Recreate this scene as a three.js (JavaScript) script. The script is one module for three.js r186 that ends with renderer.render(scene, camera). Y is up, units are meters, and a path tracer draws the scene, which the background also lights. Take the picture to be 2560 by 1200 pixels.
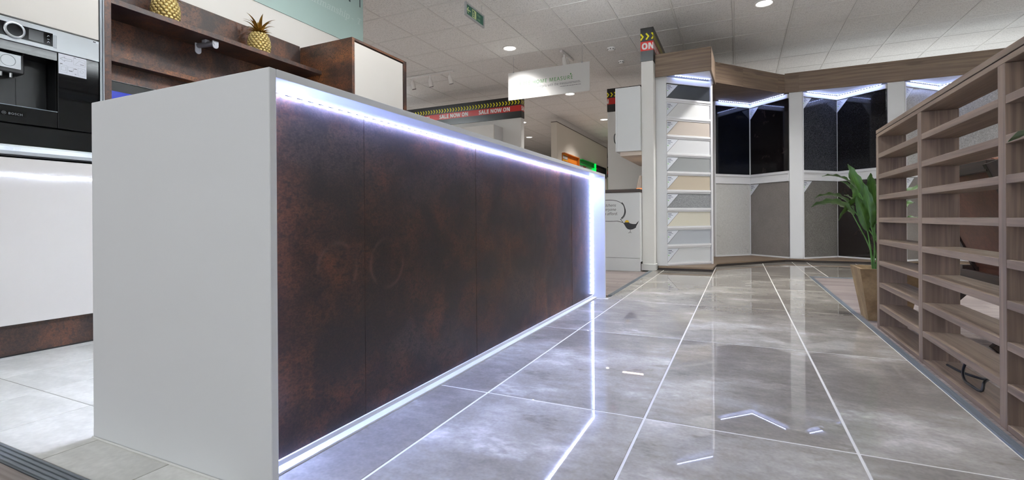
import * as THREE from 'three';
import { mergeGeometries } from 'three/addons/utils/BufferGeometryUtils.js';
import { RectAreaLightUniformsLib } from 'three/addons/lights/RectAreaLightUniformsLib.js';

// ------------------------------------------------------------------ camera, renderer, lights
RectAreaLightUniformsLib.init();
const scene = new THREE.Scene();
scene.background = new THREE.Color(0.02, 0.02, 0.02);
const renderer = new THREE.WebGLRenderer({ antialias: true });
renderer.toneMapping = THREE.LinearToneMapping;
renderer.toneMappingExposure = 1.5;
renderer.shadowMap.enabled = true;

const FOCAL = 1209, YAW = Math.atan(569 / FOCAL), EYE = 0.582;
const camera = new THREE.PerspectiveCamera(2 * Math.atan(600 / FOCAL) * 180 / Math.PI, 2560 / 1200, 0.05, 60);
camera.position.set(0, EYE, 0);
camera.lookAt(-Math.sin(YAW), EYE, -Math.cos(YAW));
camera.rotateZ(-0.4 * Math.PI / 180);
camera.setViewOffset(2560, 1200, 0, 52, 2560, 1200);
camera.updateProjectionMatrix(); camera.updateMatrixWorld();

const DAY_FRONT = 0.1, DAY_BACK = 1.45, DOWN = 9, UP = 310, SPOT = 1.45, LED = 280, LED_SHOW = 17, BEAD = 11, BEAD_SHOW = 13;
const dayColor = new THREE.Color().setRGB(0.97, 0.99, 1.0), lampColor = new THREE.Color().setRGB(1.0, 0.98, 0.95), ledColor = new THREE.Color().setRGB(0.36, 0.47, 1.0);
function areaLight(name, w, h, at, target, color, intensity) {
  const l = new THREE.RectAreaLight(color, intensity, w, h);
  l.name = name; l.position.set(...at); scene.add(l); l.lookAt(...target); return l;
}
// daylight of the shop front behind the camera and of the window behind the stone display
areaLight('shop_front_daylight', 7.2, 2.1, [-0.6, 1.35, 2.97], [-0.6, 1.35, -5], dayColor, DAY_FRONT);
areaLight('rear_window_daylight', 2.6, 1.5, [2.75, 1.15, -9.57], [2.75, 1.15, 0], dayColor, DAY_BACK);


// ------------------------------------------------------------------ helpers
let seed = 12345;
const rnd = () => { seed = (seed * 1664525 + 1013904223) >>> 0; return seed / 4294967296; };
const rr = (a, b) => a + (b - a) * rnd();
const taken = new Map();
function numbered(name) { const n = taken.get(name) || 0; taken.set(name, n + 1); return n ? name + '_' + String(n).padStart(3, '0') : name; }
function tag(o, label, category, group, kind) {
  if (label) o.userData.label = label;
  if (category) o.userData.category = category;
  if (group) o.userData.group = group;
  if (kind) o.userData.kind = kind;
  return o;
}
function thing(name, label, category, at = [0, 0, 0], turn = 0, group) {
  const o = new THREE.Group(); o.name = numbered(name); o.position.set(...at); o.rotation.y = turn; scene.add(o);
  return tag(o, label, category, group);
}
function mesh(name, geo, mat, parent = scene, label) {
  const m = new THREE.Mesh(Array.isArray(geo) ? join(geo) : geo, mat);
  m.name = parent === scene ? numbered(name) : name; parent.add(m);
  if (label) m.userData.label = label;
  return m;
}
function join(list) { return mergeGeometries(list.map((g) => { const n = g.index ? g.toNonIndexed() : g; for (const k of Object.keys(n.attributes)) if (!['position', 'normal', 'uv'].includes(k)) n.deleteAttribute(k); return n; })); }
// chamfered box with texture coordinates in metres; grain: axis the u coordinate follows
function bx(x0, x1, y0, y1, z0, z1, o = {}) {
  if (x0 > x1) [x0, x1] = [x1, x0]; if (y0 > y1) [y0, y1] = [y1, y0]; if (z0 > z1) [z0, z1] = [z1, z0];
  const S = [[x0, x1], [y0, y1], [z0, z1]], mn = Math.min(x1 - x0, y1 - y0, z1 - z0), b = Math.min(o.b ?? 0.0012, mn * 0.3);
  const pos = [], nor = [], uv = [], ou = o.ou ?? 0, ov = o.ov ?? 0, grain = o.grain ?? null;
  const V = (i, s, t) => { // corner s (signs), on face axis i
    return [0, 1, 2].map((k) => { const e = s[k] > 0 ? S[k][1] : S[k][0]; return k === i ? e : e - s[k] * b; });
  };
  function tri(ps, n) {
    const a = ps[0], c = ps[1], d = ps[2];
    const cr = new THREE.Vector3(c[0] - a[0], c[1] - a[1], c[2] - a[2]).cross(new THREE.Vector3(d[0] - a[0], d[1] - a[1], d[2] - a[2]));
    if (cr.dot(new THREE.Vector3(...n)) < 0) ps = [a, d, c];
    const nn = new THREE.Vector3(...n).normalize();
    const ax = Math.abs(nn.x) > 0.72 ? 0 : Math.abs(nn.y) > 0.6 ? 1 : Math.abs(nn.z) > 0.5 ? 2 : 0;
    let ua, va; if (ax === 0) { ua = 2; va = 1; } else if (ax === 1) { ua = 0; va = 2; } else { ua = 0; va = 1; }
    if (grain !== null && va === grain) { const q = ua; ua = va; va = q; }
    for (const p of ps) { pos.push(...p); nor.push(nn.x, nn.y, nn.z); uv.push(p[ua] + ou, p[va] + ov); }
  }
  const quad = (a, c, d, e, n) => { tri([a, c, d], n); tri([a, d, e], n); };
  for (let i = 0; i < 3; i++) { const j = (i + 1) % 3, k = (i + 2) % 3;
    for (const s of [-1, 1]) { const c = (p, q) => { const v = [0, 0, 0]; v[i] = s; v[j] = p; v[k] = q; return V(i, v); }; const n = [0, 0, 0]; n[i] = s;
      quad(c(-1, -1), c(1, -1), c(1, 1), c(-1, 1), n); } }
  if (b > 0) for (let i = 0; i < 3; i++) { const j = (i + 1) % 3, k = (i + 2) % 3; // edges along axis i
    for (const p of [-1, 1]) for (const q of [-1, 1]) { const c = (s, ax) => { const v = [0, 0, 0]; v[i] = s; v[j] = p; v[k] = q; const w = V(ax, v); return w; };
      const n = [0, 0, 0]; n[j] = p; n[k] = q; quad(c(-1, j), c(1, j), c(1, k), c(-1, k), n); } }
  if (b > 0) for (const p of [-1, 1]) for (const q of [-1, 1]) for (const r of [-1, 1]) tri([V(0, [p, q, r]), V(1, [p, q, r]), V(2, [p, q, r])], [p, q, r]);
  const g = new THREE.BufferGeometry();
  g.setAttribute('position', new THREE.Float32BufferAttribute(pos, 3)); g.setAttribute('normal', new THREE.Float32BufferAttribute(nor, 3)); g.setAttribute('uv', new THREE.Float32BufferAttribute(uv, 2));
  return g;
}
const cyl = (r0, r1, h, n = 20, x = 0, y = 0, z = 0) => new THREE.CylinderGeometry(r0, r1, h, n).translate(x, y, z);
function tube(points, r, n = 24, m = 8, closed = false) { return new THREE.TubeGeometry(new THREE.CatmullRomCurve3(points.map((p) => new THREE.Vector3(...p)), closed), n, r, m, closed); }
// prism over a ground polygon [[x, z], ...] between y0 and y1
function prism(poly, y0, y1) {
  const s = new THREE.Shape(poly.map(([x, z]) => new THREE.Vector2(x, -z)));
  return new THREE.ExtrudeGeometry(s, { depth: y1 - y0, bevelEnabled: false }).rotateX(-Math.PI / 2).translate(0, y0, 0);
}
// ---- noise
function lattice(n, sd) { const a = new Float32Array(n * n); let s = sd >>> 0; for (let i = 0; i < a.length; i++) { s = (s * 1664525 + 1013904223) >>> 0; a[i] = s / 4294967296; } return a; }
const LAT = lattice(256, 77);
function vn(x, y, px, py, o) { // tileable value noise, periods px, py
  const xi = Math.floor(x), yi = Math.floor(y), fx = x - xi, fy = y - yi, sx = fx * fx * (3 - 2 * fx), sy = fy * fy * (3 - 2 * fy);
  const h = (a, c) => LAT[((((a % px) + px) % px) + o * 37 & 255) * 256 + ((((c % py) + py) % py) + o * 91 & 255)];
  const a = h(xi, yi), b = h(xi + 1, yi), c = h(xi, yi + 1), d = h(xi + 1, yi + 1);
  return a + (b - a) * sx + (c - a) * sy + (a - b - c + d) * sx * sy;
}
function fbm(u, v, fx, fy, oct, o = 0) { let s = 0, w = 0.5, t = 0; for (let i = 0; i < oct; i++) { s += w * vn(u * fx, v * fy, fx, fy, o + i); t += w; w *= 0.55; fx *= 2; fy *= 2; } return s / t; }
const sm = (a, b, x) => { const t = Math.min(1, Math.max(0, (x - a) / (b - a))); return t * t * (3 - 2 * t); };
const mix3 = (a, b, t) => [a[0] + (b[0] - a[0]) * t, a[1] + (b[1] - a[1]) * t, a[2] + (b[2] - a[2]) * t];
function texture(w, h, fn, srgb = true) {
  const d = new Uint8Array(w * h * 4);
  for (let j = 0; j < h; j++) for (let i = 0; i < w; i++) { const c = fn(i / w, j / h, i, j), k = (j * w + i) * 4; d[k] = Math.max(0, Math.min(255, c[0])); d[k + 1] = Math.max(0, Math.min(255, c[1])); d[k + 2] = Math.max(0, Math.min(255, c[2])); d[k + 3] = 255; }
  const t = new THREE.DataTexture(d, w, h); t.wrapS = t.wrapT = THREE.RepeatWrapping; t.magFilter = THREE.LinearFilter; t.minFilter = THREE.LinearMipmapLinearFilter; t.generateMipmaps = true;
  if (srgb) t.colorSpace = THREE.SRGBColorSpace; t.needsUpdate = true; return t;
}
const sized = (t, mu, mv = mu) => { t.repeat.set(1 / mu, 1 / mv); return t; };
function canvasTex(w, h, draw) { const c = document.createElement('canvas'); c.width = w; c.height = h; const g = c.getContext('2d'); draw(g, w, h); const t = new THREE.CanvasTexture(c); t.colorSpace = THREE.SRGBColorSpace; t.wrapS = THREE.RepeatWrapping; t.anisotropy = 4; return t; }
const std = (o) => new THREE.MeshPhysicalMaterial(o);
const plain = (hex, roughness = 0.5, extra = {}) => std({ color: hex, roughness, ...extra });
function decal(name, tex, w, h, at, rot, parent, extra = {}) { // flat print, seen along its local +z
  const g = new THREE.PlaneGeometry(w, h); const m = mesh(name, g, std({ map: tex, roughness: 0.45, ...extra }), parent);
  m.position.set(...at); m.rotation.set(...rot); return m;
}

// ------------------------------------------------------------------ textures and materials
const rustAt = (u, v, fx, fy, o) => {
  const wx = 0.06 * (fbm(u, v, 5 * fx, 5 * fy, 4, o + 61) - 0.5), wy = 0.06 * (fbm(u, v, 5 * fx, 5 * fy, 4, o + 71) - 0.5), big = fbm(u + wx, v + wy, 4 * fx, 2 * fy, 6, o), mid = fbm(u + wy, v + wx, 13 * fx, 8 * fy, 5, o + 9), fine = fbm(u, v, 110 * fx, 110 * fy, 3, o + 17), grit = fbm(u, v, 330 * fx, 330 * fy, 2, o + 23);
  const streak = fbm(u, v, 26 * fx, 4 * fy, 3, o + 31);
  let c = mix3([41, 27, 23], [92, 56, 38], sm(0.3, 0.7, mid * 0.6 + big * 0.4));
  c = mix3(c, [146, 90, 44], 0.75 * sm(0.5, 0.72, big * 0.5 + streak * 0.25 + fine * 0.25));
  c = mix3(c, [84, 76, 78], 0.35 * sm(0.55, 0.78, fbm(u, v, 5 * fx, 5 * fy, 4, o + 41)));
  c = mix3(c, [30, 22, 22], 0.55 * sm(0.56, 0.72, fine));
  const k = 0.66 + 0.68 * grit; return [c[0] * k, c[1] * k, c[2] * k];
};
const rustTex = sized(texture(1024, 1024, (u, v) => rustAt(u, v, 1, 1, 0)), 1.3);
const islandTex = texture(2048, 700, (u, v) => {
  let c = rustAt(u, v, 2, 1, 3); // 2.85 m by 0.95 m, with two ring-shaped scuffs
  for (const [ru, rv, r1] of [[(1.661 - 0.70) / 2.85, 0.45 / 0.95, 0.075], [(1.865 - 0.70) / 2.85, 0.45 / 0.95, 0.07]]) {
    const d = Math.hypot((u - ru) * 2.85, (v - rv) * 0.95), n = fbm(u, v, 40, 20, 2, 66);
    c = mix3(c, [140, 112, 100], 0.35 * Math.exp(-Math.pow((d - r1) / 0.006, 2)) * sm(0.35, 0.7, n));
  }
  return c;
});
islandTex.repeat.set(1 / 2.85, 1 / 0.95);
const rustBump = sized(texture(512, 512, (u, v) => { const k = 255 * (0.9 * fbm(u, v, 200, 200, 2, 17) + 0.1 * fbm(u, v, 16, 16, 4, 2)); return [k, k, k]; }, false), 0.65);
const rustRough = sized(texture(512, 512, (u, v) => { const k = 255 * (0.33 + 0.1 * fbm(u, v, 12, 12, 4, 5)); return [k, k, k]; }, false), 0.65);
const M = {};
M.rust = std({ map: rustTex, roughness: 0.5, bumpMap: rustBump, bumpScale: 0.00015 });
M.islandRust = std({ map: islandTex, color: 0xe4e0de, roughnessMap: rustRough, roughness: 1, bumpMap: rustBump, bumpScale: 0.00015 });
function woodTex(w, h, dark, mid, light, o, fine = 1) {
  return texture(w, h, (u, v) => {
    const warp = fbm(u, v, 2, 6, 4, o) * 0.9, g1 = fbm(u, v + warp * 0.05, 3, 48, 4, o + 7), g2 = fbm(u, v, 10, 200, 3, o + 13), patch = fbm(u, v, 3, 3, 4, o + 19);
    let c = mix3(dark, light, sm(0.25, 0.75, g1)); c = mix3(c, mid, 0.5 * patch); c = mix3(c, dark, 0.5 * fine * sm(0.6, 0.8, g2));
    const knot = sm(0.72, 0.9, fbm(u, v, 5, 9, 3, o + 29)); c = mix3(c, [dark[0] * 0.8, dark[1] * 0.8, dark[2] * 0.8], 0.5 * knot);
    return c;
  });
}
const oakTex = sized(woodTex(1024, 512, [112, 97, 84], [136, 119, 104], [148, 131, 115], 2, 0.8), 1.2, 0.5);
const fasciaTex = sized(woodTex(1024, 512, [108, 92, 78], [138, 120, 102], [150, 132, 113], 31, 0.5), 1.6, 0.6);
const plankTex = sized(woodTex(1024, 512, [140, 128, 124], [170, 158, 154], [190, 179, 175], 60, 0.6), 1.4, 0.5);
const darkWoodTex = sized(woodTex(512, 256, [34, 24, 20], [48, 34, 28], [62, 44, 36], 81), 0.9, 0.35);
M.oak = std({ map: oakTex, color: 0xe6dfda, roughness: 0.55 });
M.oakFascia = std({ map: fasciaTex, color: 0xdad4cf, roughness: 0.6 });
M.plank = std({ map: plankTex, color: 0xe0dddb, roughness: 0.42 });
M.plank2 = std({ map: plankTex, color: 0xd0ccca, roughness: 0.45 });
M.darkWood = std({ map: darkWoodTex, roughness: 0.45 });
const cloudTex = sized(texture(1024, 1024, (u, v) => {
  const wx = 0.05 * (fbm(u, v, 6, 6, 4, 81) - 0.5), a = fbm(u + wx, v - wx, 3, 4, 7, 4), b = fbm(u - wx, v + wx, 6, 9, 6, 12), s = fbm(u, v, 12, 60, 4, 22), g = fbm(u, v, 250, 250, 2, 33), p = fbm(u, v, 9, 9, 5, 44), f = fbm(u, v, 60, 90, 4, 52);
  let c = mix3([138, 132, 123], [198, 193, 184], sm(0.3, 0.7, a * 0.6 + b * 0.3 + s * 0.1));
  c = mix3(c, [230, 226, 219], 0.75 * sm(0.53, 0.74, b * 0.5 + a * 0.35 + f * 0.15));
  c = mix3(c, [112, 106, 98], 0.5 * sm(0.58, 0.74, p * 0.7 + f * 0.3) * sm(0.42, 0.6, s));
  const k = 0.9 + 0.1 * g + 0.1 * f; return [c[0] * k, c[1] * k, c[2] * k];
}), 1.55);
M.tile = std({ map: cloudTex, roughness: 0.012, ior: 1.55 });
const stoneTex = sized(texture(512, 512, (u, v) => { const a = fbm(u, v, 3, 9, 5, 6), g = fbm(u, v, 90, 90, 2, 15); let c = mix3([222, 222, 218], [242, 242, 239], sm(0.3, 0.7, a)); const k = 0.965 + 0.07 * g; return [c[0] * k, c[1] * k, c[2] * k]; }), 0.9);
M.kitchenTile = std({ map: stoneTex, roughness: 0.35 });
M.grout = plain(0xdcdad4, 0.8);
M.groutGrey = plain(0x9c9a94, 0.85);
M.white = plain(0xdfe1e2, 0.42);
M.whiteIsland = plain(0xdcdfe2, 0.5);
M.whiteWall = plain(0xeeede9, 0.75);
M.creamGloss = plain(0xe0dbd6, 0.07, { clearcoat: 0.6, clearcoatRoughness: 0.03 });
M.creamMatt = plain(0xe3dfd9, 0.4);
M.whiteGloss = plain(0xe4e4e2, 0.25);
M.rail = plain(0xe9eaec, 0.3);
M.steel = std({ color: 0xd0d5da, metalness: 1, roughness: 0.28, anisotropy: 0.5 });
M.aluminium = std({ color: 0xb2b7bd, metalness: 1, roughness: 0.35 });
M.greyStrip = std({ color: 0x7c848c, metalness: 0.6, roughness: 0.42 });
M.blackGlass = plain(0x050506, 0.03, { specularIntensity: 0.45 });
M.black = plain(0x0b0b0d, 0.5);
M.blackMatt = plain(0x151415, 0.75);
M.ceilGrid = plain(0xe4e4e1, 0.55);
const ceilTex = sized(texture(512, 512, (u, v) => { const g = fbm(u, v, 110, 110, 2, 3), f = fbm(u, v, 30, 30, 3, 8); const k = 243 - 34 * sm(0.6, 0.75, g) - 8 * f; return [k, k, k * 0.99]; }), 0.6);
M.ceiling = std({ map: ceilTex, roughness: 0.95 });
const ledBead = std({ color: 0xffffff, emissive: ledColor.clone().lerp(new THREE.Color(1, 1, 1), 0.15), emissiveIntensity: BEAD });
const ledBeadShow = ledBead.clone(); ledBeadShow.emissiveIntensity = BEAD_SHOW;
const ledTape = std({ color: 0xe8ecf2, roughness: 0.5, emissive: ledColor.clone().lerp(new THREE.Color(1, 1, 1), 0.15), emissiveIntensity: 1.8 });
const beadGeo = new THREE.BoxGeometry(0.009, 0.005, 0.006);

// an LED tape along local +x, facing local -y; beads are sub-parts
function ledStrip(parent, length, at, rot, bead = ledBead, name = 'led_strip', pitch = 0.0333) {
  const g = new THREE.Group(); g.name = name; parent.add(g); g.position.set(...at); g.rotation.order = 'YXZ'; g.rotation.set(...rot);
  mesh('tape', bx(0, length, -0.0015, 0.0015, -0.005, 0.005, { b: 0 }), ledTape, g);
  const n = Math.floor(length / pitch);
  for (let i = 0; i < n; i++) { const b = mesh('led', beadGeo, bead, g); b.position.set((i + 0.5) * length / n, -0.004, 0); }
  return g;
}

// ------------------------------------------------------------------ floor
const floor = new THREE.Group(); floor.name = 'floor'; scene.add(floor); tag(floor, 'showroom floor of polished grey tiles, pale kitchen tiles and wood planks', null, null, 'structure');
mesh('floor_slab', bx(-9.2, 4.9, -0.25, -0.012, -18.2, 3.3, { b: 0 }), M.groutGrey, floor);
mesh('grout_bed', [bx(-0.985, 0.612, -0.012, -0.0012, -3.5, 2.9, { b: 0 }), bx(-0.872, 0.612, -0.012, -0.0012, -7.3, -3.5, { b: 0 })], M.grout, floor);
{
  const XL = [-1.2855, -0.77, -0.2545, 0.261, 0.777], Z0 = -1.435, DZ = 1.01, gap = 0.0035;
  for (let i = 0; i < 4; i++) for (let k = -4; k < 6; k++) {
    const x0 = Math.max(XL[i], -0.985), x1 = Math.min(XL[i + 1], 0.612), z1 = Math.min(Z0 - DZ * k, 2.9), z0 = Math.max(Z0 - DZ * (k + 1), -7.3);
    if (z1 - z0 < 0.05) continue;
    mesh('floor_tile', bx((i === 0 && z0 < -3.5 ? -0.872 : x0) + gap, x1 - gap, -0.012, 0, z0 + gap, z1 - gap, { b: 0.0008, ou: rr(0, 5), ov: rr(0, 5) }), M.tile, floor);
  }
  // the same tiles run on behind the wood area on the right
  mesh('grout_bed', bx(0.612, 3.4, -0.012, -0.0012, -7.3, -5.5, { b: 0 }), M.grout, floor);
  for (let i = 0; i < 6; i++) for (const [za, zb] of [[-5.475 - 1.01, -5.5], [-7.3, -5.475 - 1.01]]) { const x0 = Math.max(0.612, 0.261 + 0.5155 * i), x1 = Math.min(3.4, 0.261 + 0.5155 * (i + 1)); if (x1 - x0 > 0.02) mesh('floor_tile', bx(x0 + (i ? gap : 0), x1 - gap, -0.012, 0, za + gap, zb - gap, { b: 0.0008, ou: rr(0, 5), ov: rr(0, 5) }), M.tile, floor); }
  // pale kitchen tiles left of the island front
  mesh('kitchen_grout_bed', bx(-3.42, -0.985, -0.012, -0.001, -3.62, -0.578, { b: 0 }), M.groutGrey, floor);
  for (let i = 0; i < 8; i++) { const x0 = -3.42 + 0 , a = -3.437 + i * 0.3135, b = a + 0.3135; if (b > -0.9) continue;
    for (let k = 0; k < 6; k++) { let z1 = -0.82 + 0.62 - k * 0.62, z0 = z1 - 0.62; z1 = Math.min(z1, -0.58); z0 = Math.max(z0, -3.62); if (z1 - z0 < 0.03) continue;
      mesh('kitchen_tile', bx(Math.max(a, x0) + 0.0017, Math.min(b, -0.985) - 0.0017, -0.012, 0, z0 + 0.0017, z1 - 0.0017, { b: 0.0006, ou: rr(0, 3), ov: rr(0, 3) }), M.kitchenTile, floor); } }
  // ribbed metal thresholds
  const thr = (x0, x1, z0, z1) => { const gs = [bx(x0, x1, -0.01, 0.003, z0, z1)]; const alongX = x1 - x0 > z1 - z0; const n = 4;
    for (let i = 0; i < n; i++) { const t = (i + 0.5) / n; if (alongX) { const z = z0 + (z1 - z0) * t; gs.push(bx(x0, x1, 0.002, 0.0055, z - 0.0035, z + 0.0035, { b: 0.001 })); } else { const x = x0 + (x1 - x0) * t; gs.push(bx(x - 0.0035, x + 0.0035, 0.002, 0.0055, z0, z1, { b: 0.001 })); } }
    return mesh('threshold_strip', gs, M.greyStrip, floor, 'ribbed grey metal threshold strip'); };
  thr(0.612, 0.636, -5.5, 2.9); thr(0.636, 2.9, -5.5, -5.465); thr(-3.4, -0.9, -0.578, -0.532); thr(-0.905, -0.872, -5.45, -3.62);
  // wood planks
  function planks(x0, x1, z0, z1, w, len) { let row = 0; for (let z = z1; z > z0 + 0.01; z -= w, row++) { let x = x0 - (row % 3) * len / 3; while (x < x1) { const a = Math.max(x, x0), b = Math.min(x + len, x1); if (b - a > 0.02) mesh('floor_plank', bx(a + 0.0006, b - 0.0006, -0.012, 0, Math.max(z - w, z0) + 0.0006, z - 0.0006, { b: 0.0008, grain: 0, ou: rr(0, 4), ov: rr(0, 4) }), rnd() < 0.5 ? M.plank : M.plank2, floor); x += len; } } }
  planks(0.636, 3.4, -5.46, -1.2, 0.13, 1.2);
  planks(-3.4, -0.905, -5.38, -3.62, 0.11, 1.2);
  planks(-2.6, -0.985, -0.532, 0.2, 0.16, 1.2);
  mesh('far_flooring', bx(-9.1, -0.98, -0.012, -0.001, -18.1, -5.4, { b: 0, grain: 0 }), M.plank, floor);
  mesh('side_flooring', [bx(0.612, 4.8, -0.012, -0.001, -18.1, -7.3, { b: 0, grain: 0 }), bx(3.4, 4.8, -0.012, -0.001, -7.3, -5.5, { b: 0, grain: 0 }), bx(3.4, 4.8, -0.012, -0.001, -5.5, 2.9, { b: 0, grain: 0 }), bx(0.636, 3.4, -0.012, -0.001, -1.2, 2.9, { b: 0, grain: 0 }), bx(-9.1, -3.42, -0.012, -0.001, -5.4, 2.9, { b: 0, grain: 0 }), bx(-3.42, -0.985, -0.012, -0.001, 0.2, 2.9, { b: 0, grain: 0 }), bx(-3.42, -2.6, -0.012, -0.001, -0.532, 0.2, { b: 0, grain: 0 }), bx(-0.98, 0.648, -0.012, -0.001, -18.1, -7.3, { b: 0, grain: 0 })], M.plank, floor);
}

// ------------------------------------------------------------------ ceiling
const CEIL = 2.865;
{
  const ceiling = new THREE.Group(); ceiling.name = 'ceiling'; scene.add(ceiling); tag(ceiling, 'suspended ceiling of speckled white square tiles in a metal grid', null, null, 'structure');
  const tiles = [], P = new THREE.Vector3();
  for (let i = -15; i < 8; i++) for (let k = -13; k < 23; k++) {
    const x0 = -0.0525 + 0.6 * i, z1 = -4.93 - 0.6 * k; P.set(x0 + 0.3, CEIL, z1 - 0.3);
    const d = P.clone().applyMatrix4(camera.matrixWorldInverse); const ndc = P.clone().project(camera);
    const inView = d.z < -0.3 && Math.abs(ndc.x) < 1.12 && Math.abs(ndc.y) < 1.15;
    tiles.push({ x0, z1, key: (inView ? 0 : 1000) + P.length() });
  }
  tiles.sort((a, b) => a.key - b.key);
  const rest = []; const proto = bx(0.013, 0.587, 0.0038, 0.02, -0.587, -0.013, { b: 0.0015 });
  tiles.forEach((t, n) => { if (n < 300) { const m = mesh('ceiling_tile', proto, M.ceiling, ceiling); m.position.set(t.x0, CEIL, t.z1); } else rest.push(proto.clone().translate(t.x0, CEIL, t.z1)); });
  const r = mesh('more_ceiling_tiles', rest, M.ceiling, ceiling); r.userData.kind = 'stuff';
  for (let i = -15; i < 9; i++) { const x = -0.0525 + 0.6 * i; mesh('grid_bar', bx(x - 0.012, x + 0.012, CEIL, CEIL + 0.03, -18.1, 3.0, { b: 0.001 }), M.ceilGrid, ceiling); }
  for (let k = -13; k < 24; k++) { const z = -4.93 - 0.6 * k; mesh('grid_bar', bx(-9.1, 4.8, CEIL + 0.0005, CEIL + 0.03, z - 0.012, z + 0.012, { b: 0.001 }), M.ceilGrid, ceiling); }
  mesh('ceiling_slab', bx(-9.2, 4.9, CEIL + 0.031, CEIL + 0.25, -18.2, 3.3, { b: 0 }), M.whiteWall, ceiling);
}
// ------------------------------------------------------------------ outer walls
function wall(name, geo, mat = M.whiteWall) { const m = mesh(name, geo, mat); m.userData.kind = 'structure'; return m; }
wall('wall_back', [bx(-9.2, 1.4, 0, CEIL, -18.2, -18.0, { b: 0 })]);
wall('wall_back_right', [bx(1.25, 1.4, 0, CEIL, -18, -9.6, { b: 0 }), bx(1.4, 4.9, 0, 0.4, -9.75, -9.6, { b: 0 }), bx(1.4, 4.9, 1.9, CEIL, -9.75, -9.6, { b: 0 }), bx(1.4, 1.45, 0.4, 1.9, -9.75, -9.6, { b: 0 }), bx(4.05, 4.9, 0.4, 1.9, -9.75, -9.6, { b: 0 })]);
wall('wall_right', bx(4.8, 4.95, 0, CEIL, -12.1, 3.2, { b: 0 }));
wall('wall_west', bx(-9.25, -9.1, 0, CEIL, -18, 3.2, { b: 0 }));
wall('wall_front', [bx(-9.2, -4.2, 0, CEIL, 3.0, 3.15, { b: 0 }), bx(3.0, 4.9, 0, CEIL, 3.0, 3.15, { b: 0 }), bx(-4.2, 3.0, 0, 0.3, 3.0, 3.15, { b: 0 }), bx(-4.2, 3.0, 2.4, CEIL, 3.0, 3.15, { b: 0 })]);
{
  const glow = std({ color: 0x222222, emissive: dayColor, emissiveIntensity: 1.2, roughness: 0.3 });
  const w1 = new THREE.Group(); w1.name = 'window_1'; scene.add(w1); tag(w1, 'shop front window behind the camera', null, null, 'structure');
  mesh('pane', bx(-4.2, 3.0, 0.3, 2.4, 3.06, 3.07, { b: 0 }), glow, w1);
  for (const x of [-4.18, -2.4, -0.6, 1.2, 2.98]) mesh('mullion', bx(x - 0.03, x + 0.03, 0.3, 2.4, 3.0, 3.06), M.aluminium, w1);
  const w2 = new THREE.Group(); w2.name = 'window_2'; scene.add(w2); tag(w2, 'window in the rear wall behind the stone display', null, null, 'structure');
  mesh('pane', bx(1.45, 4.05, 0.4, 1.9, -9.66, -9.65, { b: 0 }), glow, w2);
  for (const x of [1.47, 2.75, 4.03]) mesh('mullion', bx(x - 0.03, x + 0.03, 0.4, 1.9, -9.65, -9.6), M.aluminium, w2);
}
// partition behind the kitchen run
wall('wall_left', bx(-3.56, -3.435, 0, CEIL, -3.785, 0.2, { b: 0.002 }));

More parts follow.
